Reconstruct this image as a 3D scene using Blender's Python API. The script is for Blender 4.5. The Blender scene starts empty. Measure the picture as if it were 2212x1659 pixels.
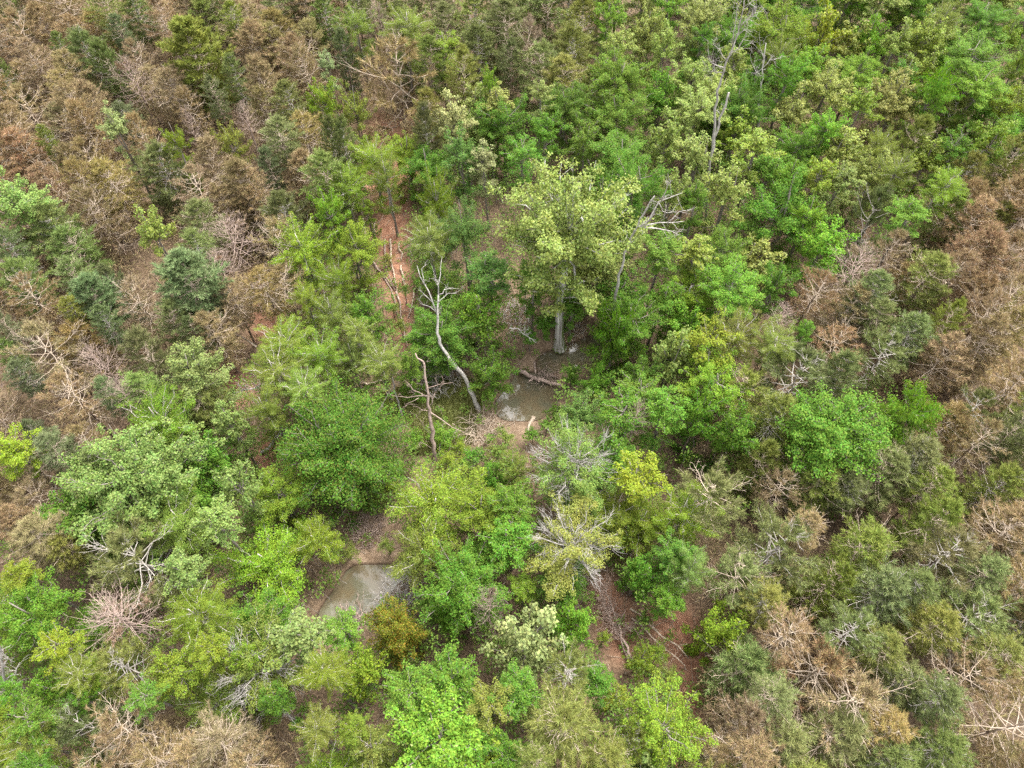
import bpy, math, random
import numpy as np
from math import radians, sin, cos, tan, sqrt, pi

# ------------------------------------------------------------------ camera, sky, sun, exposure
S = bpy.context.scene
COL = S.collection
PITCH, CAM_H = 58.0, 50.0
IMW, IMH, F = 2212.0, 1659.0, 1640.0            # picture units used below for reading positions
cam_d = bpy.data.cameras.new('camera')
cam = bpy.data.objects.new('camera', cam_d); COL.objects.link(cam)
cam.location = (0, 0, CAM_H); cam.rotation_euler = (radians(90 - PITCH), 0, 0)
cam_d.sensor_width = 36.0; cam_d.lens = 36.0 * F / IMW
cam_d.clip_end = 6000
S.camera = cam
SUN_EL, SUN_AZ = 64.0, 40.0                      # azimuth from +Y (away from the camera) towards +X
w = bpy.data.worlds.new('World'); S.world = w; w.use_nodes = True
nt = w.node_tree; bg = nt.nodes['Background']
sky = nt.nodes.new('ShaderNodeTexSky'); sky.sky_type = 'NISHITA'; sky.sun_disc = False
sky.sun_elevation = radians(SUN_EL); sky.sun_rotation = radians(SUN_AZ)
sky.air_density = 1.0; sky.dust_density = 4.0; sky.ozone_density = 0.6
hs = nt.nodes.new('ShaderNodeHueSaturation'); hs.inputs['Saturation'].default_value = 0.10
nt.links.new(sky.outputs[0], hs.inputs['Color'])
wtc = nt.nodes.new('ShaderNodeTexCoord'); wno = nt.nodes.new('ShaderNodeTexNoise'); wno.inputs['Scale'].default_value = 3.2; wno.inputs['Detail'].default_value = 5
wmr = nt.nodes.new('ShaderNodeMapRange'); wmr.inputs[1].default_value = .38; wmr.inputs[2].default_value = .62; wmr.inputs[3].default_value = .72; wmr.inputs[4].default_value = 1.3
wmu = nt.nodes.new('ShaderNodeMix'); wmu.data_type = 'RGBA'; wmu.blend_type = 'MULTIPLY'; wmu.inputs[0].default_value = 1.0
nt.links.new(wtc.outputs['Generated'], wno.inputs['Vector']); nt.links.new(wno.outputs[0], wmr.inputs[0]); nt.links.new(hs.outputs[0], wmu.inputs[6]); nt.links.new(wmr.outputs[0], wmu.inputs[7]); nt.links.new(wmu.outputs[2], bg.inputs[0])
bg.inputs[1].default_value = 0.15
sd = bpy.data.lights.new('sun', 'SUN'); sun = bpy.data.objects.new('sun', sd); COL.objects.link(sun)
sd.energy = 1.4; sd.angle = radians(30); sd.color = (1.0, 0.94, 0.84)
sun.rotation_euler = (radians(90 - SUN_EL), 0, radians(180 - SUN_AZ)); sun.location = (30, 40, 120)
S.view_settings.view_transform = 'Standard'; S.view_settings.look = 'None'
S.view_settings.gamma = 1.0; S.view_settings.exposure = 2.05
S.render.engine = 'CYCLES'
S.cycles.max_bounces = 7; S.cycles.diffuse_bounces = 5; S.cycles.glossy_bounces = 2
S.cycles.transmission_bounces = 3; S.cycles.transparent_max_bounces = 4
S.cycles.use_denoising = False

RNG = np.random.default_rng(7); random.seed(7)

# ------------------------------------------------------------------ reading positions
_th = radians(90 - PITCH); CT, ST = cos(_th), sin(_th)
def ray(x, y):
    a, b = (x - IMW/2)/F, -(y - IMH/2)/F
    return np.array([a, b*CT + ST, b*ST - CT])
def at(x, y, z=0.0):
    d = ray(x, y); t = (z - CAM_H)/d[2]
    return np.array([0, 0, CAM_H]) + t*d
def lean_at(x, y, base, k=0.0):
    d = ray(x, y); t = (base[1] + k*(CAM_H - base[2]))/(d[1] - k*d[2])
    return np.array([0, 0, CAM_H]) + t*d
def proj(p):
    p = np.asarray(p, float); q = p - np.array([0, 0, CAM_H])
    a = q[0]; b = q[1]*CT + q[2]*ST; dpt = q[1]*ST - q[2]*CT
    return IMW/2 + F*a/dpt, IMH/2 - F*b/dpt, dpt
def T(tile, x, y):                                # enlarged view -> picture units
    return (int(tile[1])*737.33 + x/3.0, int(tile[0])*553.0 + y/3.0)
def inpoly(x, y, P):
    c = False; j = len(P) - 1
    for i in range(len(P)):
        xi, yi = P[i]; xj, yj = P[j]
        if (yi > y) != (yj > y) and x < (xj - xi)*(y - yi)/(yj - yi) + xi: c = not c
        j = i
    return c

# ------------------------------------------------------------------ materials
MATS = {}
def nodes(name):
    m = bpy.data.materials.new(name); m.use_nodes = True; MATS[name] = m
    n = m.node_tree; n.nodes.clear()
    return m, n, n.nodes.new, n.links.new
def math_n(n, op, a, b):
    k = n.nodes.new('ShaderNodeMath'); k.operation = op
    for i, v in enumerate((a, b)):
        if isinstance(v, (int, float)): k.inputs[i].default_value = v
        else: n.links.new(v, k.inputs[i])
    return k.outputs[0]
def foliage(name, transl, vary, second, sec_amt, rough=0.6, spec=0.09, drift=.06):
    m, n, N, L = nodes(name)
    oi = N('ShaderNodeObjectInfo'); ge = N('ShaderNodeNewGeometry'); tc = N('ShaderNodeTexCoord')
    noi = N('ShaderNodeTexNoise'); noi.inputs['Scale'].default_value = 0.7; noi.inputs['Detail'].default_value = 2
    L(tc.outputs['Object'], noi.inputs['Vector'])
    wn = N('ShaderNodeTexWhiteNoise'); wn.noise_dimensions = '1D'
    L(ge.outputs['Random Per Island'], wn.inputs['W'])
    sep = N('ShaderNodeSeparateColor'); L(wn.outputs['Color'], sep.inputs[0])
    val = math_n(n, 'ADD', math_n(n, 'MULTIPLY', sep.outputs[0], 2*vary), 1.0 - vary)
    val = math_n(n, 'MULTIPLY', val, math_n(n, 'ADD', math_n(n, 'MULTIPLY', noi.outputs[0], 0.5), 0.75))
    hue = math_n(n, 'ADD', math_n(n, 'ADD', math_n(n, 'MULTIPLY', sep.outputs[1], 0.045), math_n(n, 'MULTIPLY', noi.outputs[0], drift)), 0.4775 - drift/2)
    h = N('ShaderNodeHueSaturation'); L(oi.outputs['Color'], h.inputs['Color']); L(val, h.inputs['Value']); L(hue, h.inputs['Hue'])
    mr = N('ShaderNodeMapRange'); mr.inputs[1].default_value = 1 - sec_amt; mr.inputs[2].default_value = 1.0
    L(math_n(n, 'ADD', math_n(n, 'MULTIPLY', sep.outputs[2], 0.7), math_n(n, 'MULTIPLY', noi.outputs[0], 0.42)), mr.inputs[0])
    mx = N('ShaderNodeMix'); mx.data_type = 'RGBA'; L(mr.outputs[0], mx.inputs[0]); L(h.outputs[0], mx.inputs[6]); mx.inputs[7].default_value = (*second, 1)
    p = N('ShaderNodeBsdfPrincipled'); L(mx.outputs[2], p.inputs['Base Color'])
    p.inputs['Roughness'].default_value = rough; p.inputs['Specular IOR Level'].default_value = spec
    t = N('ShaderNodeBsdfTranslucent')
    br = N('ShaderNodeHueSaturation'); br.inputs['Value'].default_value = 1.25; br.inputs['Saturation'].default_value = 1.1
    L(mx.outputs[2], br.inputs['Color']); L(br.outputs[0], t.inputs[0])
    ms = N('ShaderNodeMixShader'); ms.inputs[0].default_value = transl; L(p.outputs[0], ms.inputs[1]); L(t.outputs[0], ms.inputs[2])
    o = N('ShaderNodeOutputMaterial'); L(ms.outputs[0], o.inputs[0]); return m
foliage('leaf', 0.32, 0.35, (0.16, 0.17, 0.035), 0.22)
foliage('leaf_pale', 0.28, 0.35, (0.28, 0.31, 0.12), 0.26, 0.55, 0.22)
foliage('leaf_flush', 0.3, 0.35, (0.17, 0.155, 0.035), 0.34)
foliage('leaf_orange', 0.3, 0.35, (0.30, 0.15, 0.028), 0.5)
foliage('leaf_blossom', 0.3, 0.35, (0.55, 0.50, 0.25), 0.13)
foliage('needle', 0.18, 0.4, (0.13, 0.10, 0.045), 0.16, 0.6, 0.12)
foliage('needle_brown', 0.18, 0.45, (0.13, 0.145, 0.045), 0.24, 0.7, 0.1, .025)
def bark(name, c1, c2, scale=6.0, moss=None):
    m, n, N, L = nodes(name)
    tc = N('ShaderNodeTexCoord'); no = N('ShaderNodeTexNoise'); no.inputs['Scale'].default_value = scale; no.inputs['Detail'].default_value = 6
    L(tc.outputs['Object'], no.inputs['Vector'])
    cr = N('ShaderNodeValToRGB'); cr.color_ramp.elements[0].position = .34; cr.color_ramp.elements[1].position = .66
    cr.color_ramp.elements[0].color = (*c1, 1); cr.color_ramp.elements[1].color = (*c2, 1)
    L(no.outputs[0], cr.inputs[0])
    p = N('ShaderNodeBsdfPrincipled'); p.inputs['Roughness'].default_value = 0.85; p.inputs['Specular IOR Level'].default_value = 0.2
    col = cr.outputs[0]
    if moss:
        n2 = N('ShaderNodeTexNoise'); n2.inputs['Scale'].default_value = 1.3; L(tc.outputs['Object'], n2.inputs['Vector'])
        r2 = N('ShaderNodeMapRange'); r2.inputs[1].default_value = .47; r2.inputs[2].default_value = .6; L(n2.outputs[0], r2.inputs[0])
        mx = N('ShaderNodeMix'); mx.data_type = 'RGBA'; L(r2.outputs[0], mx.inputs[0]); L(col, mx.inputs[6]); mx.inputs[7].default_value = (*moss, 1); col = mx.outputs[2]
    L(col, p.inputs['Base Color'])
    b = N('ShaderNodeBump'); b.inputs['Strength'].default_value = 0.4; b.inputs['Distance'].default_value = 0.03
    L(no.outputs[0], b.inputs['Height']); L(b.outputs[0], p.inputs['Normal'])
    o = N('ShaderNodeOutputMaterial'); L(p.outputs[0], o.inputs[0]); return m
bark('bark_pine', (.13, .085, .065), (.24, .17, .14))
bark('twig_tan', (.31, .24, .18), (.52, .43, .34))
bark('twig_grey', (.28, .25, .22), (.48, .44, .40))
bark('bark_grey', (.14, .12, .10), (.27, .24, .21))
bark('dead_white', (.20, .18, .165), (.48, .45, .42), 9)
bark('dead_pink', (.20, .14, .12), (.40, .31, .26), 7)
bark('dead_grey', (.22, .20, .19), (.42, .39, .36), 5)
bark('sycamore', (.20, .18, .16), (.62, .60, .56), 2.2, (.11, .15, .035))
bark('mossy', (.22, .19, .15), (.42, .38, .32), 3, (.10, .15, .03))

# ------------------------------------------------------------------ mesh helpers
class MB:
    def __init__(s): s.v = []; s.q = []; s.t = []; s.n = 0
    def add(s, v, q=None, t=None):
        v = np.asarray(v, np.float32).reshape(-1, 3)
        if q is not None and len(q): s.q.append(np.asarray(q, np.int32).reshape(-1, 4) + s.n)
        if t is not None and len(t): s.t.append(np.asarray(t, np.int32).reshape(-1, 3) + s.n)
        s.v.append(v); s.n += len(v)
    def mesh(s, name, mat, smooth=True):
        me = bpy.data.meshes.new(name)
        v = np.concatenate(s.v) if s.v else np.zeros((0, 3), np.float32)
        q = np.concatenate(s.q) if s.q else np.zeros((0, 4), np.int32)
        t = np.concatenate(s.t) if s.t else np.zeros((0, 3), np.int32)
        me.vertices.add(len(v)); me.vertices.foreach_set('co', v.ravel())
        li = np.concatenate([q.ravel(), t.ravel()]).astype(np.int32)
        me.loops.add(len(li)); me.loops.foreach_set('vertex_index', li)
        tot = np.concatenate([np.full(len(q), 4), np.full(len(t), 3)]).astype(np.int32)
        st = np.concatenate([[0], np.cumsum(tot)[:-1]]).astype(np.int32) if len(tot) else np.zeros(0, np.int32)
        me.polygons.add(len(tot)); me.polygons.foreach_set('loop_start', st); me.polygons.foreach_set('loop_total', tot)
        me.update(calc_edges=True)
        if smooth: me.polygons.foreach_set('use_smooth', np.ones(len(tot), bool))
        me.materials.append(MATS[mat]); return me
def unit(v): return v/(np.linalg.norm(v, axis=-1, keepdims=True) + 1e-9)
def tube(mb, pts, rad, sides=5):
    pts = np.asarray(pts, float); k = len(pts); rad = np.broadcast_to(np.asarray(rad, float), (k,))
    d = unit(np.gradient(pts, axis=0)); ref = np.array([0, 0, 1.0]) if abs(d[0][2]) < .8 else np.array([1.0, 0, 0])
    a = unit(np.cross(d, ref)); b = np.cross(d, a)
    an = np.arange(sides)*2*pi/sides
    V = pts[:, None] + rad[:, None, None]*(np.cos(an)[None, :, None]*a[:, None] + np.sin(an)[None, :, None]*b[:, None])
    i = np.arange(k - 1)[:, None]*sides; j = np.arange(sides)[None]; j2 = (j + 1) % sides
    q = np.stack([i + j, i + j2, i + sides + j2, i + sides + j], -1).reshape(-1, 4)
    if sides < 5: mb.add(V.reshape(-1, 3), q); return
    V = np.concatenate([V.reshape(-1, 3), pts[:1], pts[-1:]])
    c0, c1 = k*sides, k*sides + 1; j = np.arange(sides); j2 = (j + 1) % sides
    t = np.concatenate([np.stack([np.full(sides, c0), j2, j], -1), np.stack([np.full(sides, c1), (k-1)*sides + j, (k-1)*sides + j2], -1)])
    mb.add(V, q, t)
def leaves(mb, c, n, L, W, rng, tdir=None, tw=0.0, tri=False):
    N = len(c); n = unit(n); t = unit(np.cross(n, rng.normal(size=(N, 3))))
    if tdir is not None: t = unit(t*(1 - tw) + tdir*tw); n = unit(n - (n*t).sum(1, keepdims=True)*t)
    b = np.cross(n, t); s = rng.uniform(.65, 1.3, (N, 1)); L = L*s; W = W*s
    if tri:
        mb.add(np.stack([c - t*L/2 + b*W*.6, c - t*L/2 - b*W*.6, c + t*L*.6], 1), None, np.arange(N*3).reshape(-1, 3)); return
    V = np.stack([c - t*L/2, c + b*W/2 + n*W*.18, c + t*L/2 - n*L*.1, c - b*W/2 + n*W*.18], 1)
    mb.add(V, np.arange(N*4).reshape(-1, 4))
def blades(mb, p, d, L, W, rng):
    N = len(p); d = unit(d); b = unit(np.cross(d, rng.normal(size=(N, 3))))*W/2
    mb.add(np.stack([p - b, p + b, p + d*L], 1), None, np.arange(N*3).reshape(-1, 3))
def curve(p0, p1, rng, k=4, sag=0.0, wob=.08):
    u = np.linspace(0, 1, k)[:, None]; L = np.linalg.norm(p1 - p0)
    q = p0 + (p1 - p0)*u; q[1:-1] += rng.normal(size=(k - 2, 3))*wob*L
    q[:, 2] += sag*L*np.sin(u[:, 0]*pi); return q

# ------------------------------------------------------------------ tree prototypes (crown origin: crown base on the axis; metres)
class Proto: pass
def broad(seed, R=3.0, H=6.0, ncl=26, per=138, L=.112, W=.076, clr=.48, top=.6, mat='leaf', hang=0.0, bare=0.0, br='bark_grey', narrow=0.0, skirt=.75, gap=.0, lv=(.66, 1.16)):
    g = np.random.default_rng(seed); lm, bm = MB(), MB(); oz = H*.4; Cc, Cr, Cd, keep = [], [], [], []
    stem = curve(np.array([0, 0, -.6 - skirt*H]), np.array([g.normal()*.2, g.normal()*.2, H*.8]), g, 6, 0, .02)
    tube(bm, stem, np.linspace(.13, .03, 6)*(R/3)**.6, 6)
    nlow = int(ncl*skirt*.8)
    for k in range(ncl + nlow):
        a = k*2.39996 + g.uniform(-.35, .35)
        if k < ncl:
            dz = 1 - 1.28*((k + .5)/ncl) + g.normal()*.08; dz = max(-.4, min(1, dz)); h_ = sqrt(1 - dz*dz); d = np.array([cos(a)*h_, sin(a)*h_, dz])
            Hu = H*.6 if dz > 0 else H*.45; Rn = R*(1 - narrow*max(0, dz)**.6); e = 1/sqrt((h_/Rn)**2 + (dz/Hu)**2)
            l = e*g.uniform(*lv); s0 = np.array([0, 0, oz + d[2]*l*.3 - .12*H]); e0 = np.array([0, 0, oz]) + d*l
        else:
            z0 = -skirt*H*g.random(); l = R*g.uniform(.5, .95); s0 = np.array([0, 0, z0]); e0 = s0 + np.array([cos(a)*l, sin(a)*l, l*g.uniform(.1, .5)])
        c = curve(s0, e0, g, 6, -.07, .035); rb = (.02 + .012*l)
        tube(bm, c, np.linspace(rb, .008, 6), 4); dead = g.random() < bare
        n_c = max(3, int(l/.42)); isbare = dead
        for m_ in range(n_c):
            t = .3 + .7*(m_ + g.uniform(.2, .9))/n_c; t = min(t, 1.0); i_ = min(int(t*5), 4); q = c[i_] + (c[i_+1] - c[i_])*(t*5 - i_); bd = unit(c[i_+1] - c[i_])
            off = g.normal(size=3)*(.16*l*(1.25 - t)); off -= bd*(off @ bd); off[2] = abs(off[2])*.4; p = q + off
            tube(bm, curve(q - bd*.15, p, g, 3, 0, .05), [.014, .010, .006], 3)
            Cc.append(p); Cr.append(clr*(1.2 - .6*t)*g.uniform(.65, 1.3)); Cd.append(bd); keep.append(not isbare and g.random() >= gap)
            if isbare:
                for _ in range(4):
                    o_ = unit(bd + g.normal(size=3)*.55); e = p + o_*g.uniform(.35, .95); tube(bm, curve(p - bd*.2, e, g, 3), [.013, .009, .004], 3)
    C = np.array(Cc); cr = np.array(Cr); D = np.array(Cd); keep = np.array(keep)
    C, cr, D = C[keep], cr[keep], D[keep]; nk = len(C)
    pk = np.maximum(8, per*(cr/clr)**1.6*g.uniform(.7, 1.25, nk)).astype(int); idx = np.repeat(np.arange(nk), pk)
    o = unit(g.normal(size=(len(idx), 3)))*(g.random((len(idx), 1))**.42)
    along = (o*D[idx]).sum(1, keepdims=True)*D[idx]
    P = C[idx] + (o + along*.45)*cr[idx][:, None]*[1, 1, .78]
    nn = D[idx]*.35 + np.array([0, 0, .75]) + o*.45 + g.normal(size=P.shape)*.55
    td = unit(D[idx]*[1, 1, .3] + np.array([0, 0, -.9])) if hang else None
    leaves(lm, P, nn, L, W, g, td, hang, tri=L < .09)
    p = Proto(); p.R, p.H = R, H; p.crown = lm.mesh('crown', mat, False); p.branches = bm.mesh('branches', br); return p
def pine(seed, R=2.0, H=6.0, whorls=10, nb=5, twigs=7, per=20, nl=.27, nw=.05, skirt=.6, inner=.3, droop=0.0, bare=0.0, mat='needle', br='twig_tan', brr=.03, fall=1.0):
    g = np.random.default_rng(seed); lm, bm = MB(), MB(); TP, TD = [], []
    tube(bm, curve(np.array([0, 0, -.8 - skirt*H]), np.array([0, 0, H]), g, 6, 0, .012), np.linspace(.085, .012, 6), 6)
    for w_ in range(-int(whorls*skirt), whorls):
        u = w_/(whorls - 1); z0 = H*u*.95
        prof = max(.62, .72 + .25*u) if u < 0 else (0.72 + .9*u) if u < .3 else (1.0 - ((u - .3)/.7)**1.35*.86)
        for b in range(nb):
            a = w_*1.9 + b*2*pi/nb + g.uniform(-.35, .35); Lb = R*prof*g.uniform(.72, 1.15); el = radians(8 + 38*max(u, -.2) + g.uniform(-10, 12))
            dead = g.random() < bare; Lb *= 1.22 if dead and bare < .5 else 1.0
            e0 = np.array([cos(a), sin(a), 0.0]); s = np.array([0, 0, z0 + g.uniform(-.2, .2)])
            e = s + e0*Lb*cos(el) + np.array([0, 0, Lb*sin(el)])
            c = curve(s, e, g, 5, -.08, .018); tube(bm, c, np.linspace(brr, brr*.3, 5)*(1.05 if dead else 1), 4)
            for k in range(twigs + 1):
                v = inner + (1 - inner)*((k + g.uniform(0, .6))/(twigs + .6)); v = min(v, 1.0); i = min(int(v*4), 3)
                q = c[i] + (c[i+1] - c[i])*(v*4 - i); bd = unit(c[i+1] - c[i])
                side = np.cross(bd, [0, 0, 1.0]); sg = 1 if k % 2 else -1
                td = unit(bd*.75 + side*sg*g.uniform(.3, 1.0)*(k < twigs) + np.array([0, 0, g.uniform(.05, .55) - droop]) + g.normal(size=3)*.12)
                tl = g.uniform(.35, .8)*(1.25 - .5*v)*min(1, R/1.7); t = q + td*tl
                tube(bm, np.array([q, q + (t - q)*.5 + g.normal(size=3)*.02, t]), [brr*.38, brr*.28, brr*.16], 3)
                if dead:
                    for _ in range(2):
                        e2 = t + unit(td + g.normal(size=3)*.6)*g.uniform(.15, .4); tube(bm, np.array([t, (t + e2)/2, e2]), [.008, .007, .004], 3)
                elif g.random() < fall:
                    TP.append(t); TD.append(td)
                    if tl > .3 and g.random() < fall: TP.append(q + td*tl*.45); TD.append(td)
    TP.append(np.array([0, 0, H])); TD.append(np.array([0, 0, 1.0]))
    TP, TD = np.array(TP), np.array(TD); n = len(TP); idx = np.repeat(np.arange(n), per)
    dd = unit(TD[idx]*.85 + unit(g.normal(size=(n*per, 3)))*.72 + np.array([0, 0, .12 - droop*.5]))
    P = TP[idx] - TD[idx]*g.uniform(0, .24, (n*per, 1))
    blades(lm, P, dd, nl*g.uniform(.7, 1.2, (n*per, 1)), nw, g)
    p = Proto(); p.R, p.H = R, H; p.crown = lm.mesh('crown', mat, False); p.branches = bm.mesh('branches', br); return p
def trunk_mesh(seed, mat, taper=.45, flare=1.5):
    g = np.random.default_rng(seed); k = 9; u = np.linspace(0, 1, k); ph = g.uniform(0, 6.28)
    pts = np.stack([.5*np.sin(u*pi)*cos(ph)*1.2, .5*np.sin(u*pi)*sin(ph)*1.2, u], 1)
    rad = (1 - (1 - taper)*u)*(1 + (flare - 1)*np.exp(-u*14)); m = MB(); 
    # unit height, radius 1: scaled per tree
    an = np.arange(8)*2*pi/8
    V = np.stack([pts[:, None, 0] + rad[:, None]*np.cos(an), pts[:, None, 1] + rad[:, None]*np.sin(an), np.repeat(u[:, None], 8, 1)], -1).reshape(-1, 3)
    i = np.arange(k-1)[:, None]*8; j = np.arange(8)[None]; j2 = (j+1) % 8
    m.add(V, np.stack([i+j, i+j2, i+8+j2, i+8+j], -1).reshape(-1, 4)); return m.mesh('trunk', mat)

P_ = {  # crown variants of each kind

 'pine': [pine(11, R=2.3, twigs=5, br='twig_grey', nl=.37, nw=.036, per=23, bare=.05), pine(12, twigs=5, R=2.4, whorls=9, nl=.37, nw=.036, per=23, bare=.08), pine(13, twigs=5, R=2.2, br='twig_grey', H=5.5, nl=.36, nw=.036, per=23, bare=.05), pine(14, R=2.1, whorls=8, twigs=6, nl=.38, nw=.036, per=23, bare=.1)],
 'pine_open': [pine(21, R=2.6, H=5, whorls=6, nb=5, inner=.5, br='twig_grey', brr=.036, twigs=6, nl=.38, per=24, nw=.036, bare=.1), pine(22, R=2.6, H=4.6, whorls=6, nb=5, inner=.55, br='twig_grey', brr=.036, twigs=6, nl=.38, per=24, nw=.036, bare=.15), pine(23, R=2.5, H=5.2, whorls=6, nb=5, inner=.48, bare=.25, br='twig_tan', brr=.036, per=24, twigs=6, nl=.38, nw=.036)],
 'pine_dense': [pine(31, R=2.0, H=4.6, whorls=11, twigs=9, per=22, nl=.29), pine(32, R=2.1, H=4.8, whorls=11, twigs=9, per=22, nl=.29)],
 'brown': [pine(41, twigs=5, R=2.2, whorls=9, droop=.22, fall=.9, bare=.1, nl=.36, nw=.036, per=23, mat='needle_brown', brr=.034), pine(42, twigs=5, R=2.3, whorls=9, droop=.25, fall=.88, bare=.12, nl=.36, nw=.036, per=23, mat='needle_brown', brr=.036), pine(43, twigs=5, R=2.2, droop=.2, fall=.95, bare=.08, nl=.38, nw=.036, per=23, mat='needle_brown', brr=.034), pine(44, twigs=5, R=2.4, H=5.4, whorls=8, droop=.25, fall=.9, bare=.13, nl=.36, nw=.036, per=23, mat='needle_brown', brr=.038), pine(45, twigs=5, R=2.3, H=5.8, whorls=9, droop=.2, fall=.88, bare=.14, nl=.36, nw=.036, per=23, mat='needle_brown', brr=.036)],
 'brown_open': [pine(51, R=2.7, H=4.4, whorls=6, nb=5, inner=.45, droop=.2, bare=.25, fall=.85, nl=.36, nw=.036, mat='needle_brown', brr=.034, twigs=6), pine(52, R=2.7, H=4.6, whorls=6, nb=5, inner=.45, droop=.2, bare=.32, fall=.85, nl=.36, nw=.036, mat='needle_brown', brr=.034, twigs=6)],
 'bare_pine': [pine(61, R=2.2, H=5, whorls=8, nb=5, bare=.9, skirt=0, twigs=6, inner=.25, mat='needle_brown', br='dead_pink', brr=.026), pine(62, R=2.1, H=4.6, whorls=8, nb=5, bare=.92, skirt=0, twigs=6, inner=.25, mat='needle_brown', br='dead_pink', brr=.026)],
 'leaf': [broad(101), broad(102, H=6.8, gap=.06), broad(103, R=3.2, H=5.8, ncl=30), broad(104, narrow=.45, H=7.5), broad(105, H=6.2, gap=.12)],
 'leaf_clear': [broad(301, R=2.2, H=3.8, ncl=20, clr=.42, skirt=0), broad(302, R=2.2, H=3.4, ncl=20, clr=.42, skirt=.15)],
 'fine_clear': [broad(303, R=2.8, H=4.2, L=.085, W=.042, per=190, clr=.5, ncl=26, br='twig_grey', skirt=0, gap=.1), broad(304, R=2.8, H=3.8, L=.085, W=.042, per=190, clr=.5, ncl=26, br='twig_grey', skirt=.2, gap=.1)],
 'leaf_small': [broad(111, R=1.8, H=3.8, ncl=17, clr=.38, per=118), broad(112, R=1.8, H=4.6, ncl=18, clr=.38, per=118, narrow=.5), broad(113, R=1.7, H=3.4, ncl=16, clr=.38, per=118), broad(114, R=1.8, H=4.2, ncl=17, clr=.36, per=95, gap=.1, narrow=.3)],
 'leaf_big': [broad(121, R=4.4, H=7.4, ncl=44, clr=.56), broad(122, R=4.4, H=6.6, ncl=44, clr=.56, gap=.06)],
 'pale': [broad(131, mat='leaf_pale', L=.145, W=.11, per=95, gap=.06), broad(132, mat='leaf_pale', L=.145, W=.11, H=6.8, per=95, narrow=.3, gap=.06), broad(133, mat='leaf_pale', L=.145, W=.11, H=6.2, per=95, gap=.12)],
 'pale_small': [broad(141, R=1.8, H=4.2, ncl=17, per=80, clr=.38, L=.14, W=.105, mat='leaf_pale', narrow=.4), broad(142, R=1.8, H=3.6, ncl=17, per=80, clr=.38, L=.14, W=.105, mat='leaf_pale'), broad(143, R=1.8, H=4.6, ncl=18, per=80, clr=.38, L=.14, W=.105, mat='leaf_pale', narrow=.55)],
 'pale_big': [broad(151, R=4.6, H=8.4, ncl=46, per=95, clr=.55, L=.15, W=.115, mat='leaf_pale', br='sycamore', skirt=.22, gap=.16)],
 'pale_wide': [broad(152, R=4.6, H=6.6, ncl=48, per=105, clr=.52, L=.14, W=.105, mat='leaf_pale', skirt=.4, gap=.08)],
 'fine': [broad(161, L=.085, W=.042, per=190, clr=.5, ncl=28, br='twig_grey', gap=.08), broad(162, L=.085, W=.042, per=190, clr=.5, H=5.4, ncl=28, br='twig_grey', gap=.08), broad(163, R=2.6, H=4.6, L=.085, W=.042, per=190, clr=.46, ncl=24, br='twig_grey', gap=.1)],
 'feather': [broad(171, R=2.2, H=4.8, L=.24, W=.05, per=95, clr=.5, ncl=24, hang=.62), broad(172, R=2.2, H=4.2, L=.24, W=.05, per=95, clr=.5, ncl=24, hang=.62)],
 'sparse': [broad(181, R=3.4, H=5.8, ncl=40, bare=.42, br='dead_grey'), broad(182, R=3.4, H=5.2, ncl=40, bare=.5, br='dead_grey')],
 'flush': [broad(191, R=2.6, H=4.6, ncl=30, mat='leaf_orange', lv=(.8, 1.05))],
 'flush_big': [broad(192, R=4.4, H=7.0, ncl=62, clr=.62, per=112, lv=(.8, 1.02), mat='leaf_flush')],
 'dome': [broad(195, R=3.4, H=5.6, ncl=46, clr=.6, per=112, lv=(.82, 1.0), L=.13, W=.09)],
 'blossom': [broad(193, R=2.9, H=5, ncl=28, per=90, L=.17, W=.11, mat='leaf_blossom')],
 'shrub': [broad(201, R=1.2, H=1.8, skirt=0, ncl=10, clr=.36, per=85), broad(202, R=1.2, H=1.6, skirt=0, ncl=10, clr=.36, per=85), broad(203, R=1.3, H=2.2, skirt=0, ncl=12, clr=.36, per=110, L=.085, W=.045)],
}
TR = {k: [trunk_mesh(i, k) for i in (1, 2, 3)] for k in ('bark_pine', 'bark_grey', 'sycamore', 'mossy', 'dead_pink')}
PINES = {'pine', 'pine_open', 'pine_dense', 'brown', 'brown_open', 'bare_pine'}
NAME = {'pine': 'pine_tree', 'pine_open': 'pine_tree', 'pine_dense': 'pine_tree', 'brown': 'brown_pine_tree', 'brown_open': 'brown_pine_tree', 'bare_pine': 'bare_pine_tree', 'shrub': 'shrub'}
CATG = {'shrub': 'shrub'}

# leaf and needle colours (linear base colour)
C_ = {
 'br': (.260, .192, .098), 'br2': (.240, .172, .092), 'br3': (.270, .205, .115), 'yb': (.235, .190, .070), 'pk': (.24, .17, .12),
 'gg': (.158, .190, .066), 'bg': (.138, .180, .074), 'ol': (.185, .208, .050), 'yp': (.180, .225, .044), 'gp': (.148, .200, .054),
 'g': (.098, .198, .024), 'bgn': (.120, .232, .024), 'dg': (.080, .158, .020), 'mg': (.108, .190, .026), 'bl': (.102, .180, .040),
 'yg': (.158, .228, .024), 'yy': (.205, .260, .024), 'py': (.200, .242, .050), 'pg': (.155, .225, .054), 'cr': (.255, .275, .110), 'og': (.150, .192, .036), 'wg': (.21, .26, .10),
}
WORD = {'br': 'brown', 'br2': 'rust-brown', 'br3': 'tan-brown', 'yb': 'yellow-brown', 'pk': 'pinkish bare', 'gg': 'grey-green', 'bg': 'blue-green', 'ol': 'olive', 'yp': 'yellow-green', 'gp': 'green',
 'g': 'green', 'bgn': 'bright green', 'dg': 'dark green', 'mg': 'mid-green', 'bl': 'blue-green', 'yg': 'yellow-green', 'yy': 'bright yellow-green', 'py': 'pale yellow-green', 'pg': 'pale green', 'cr': 'cream-green', 'og': 'olive-green', 'wg': 'whitish-green'}
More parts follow.
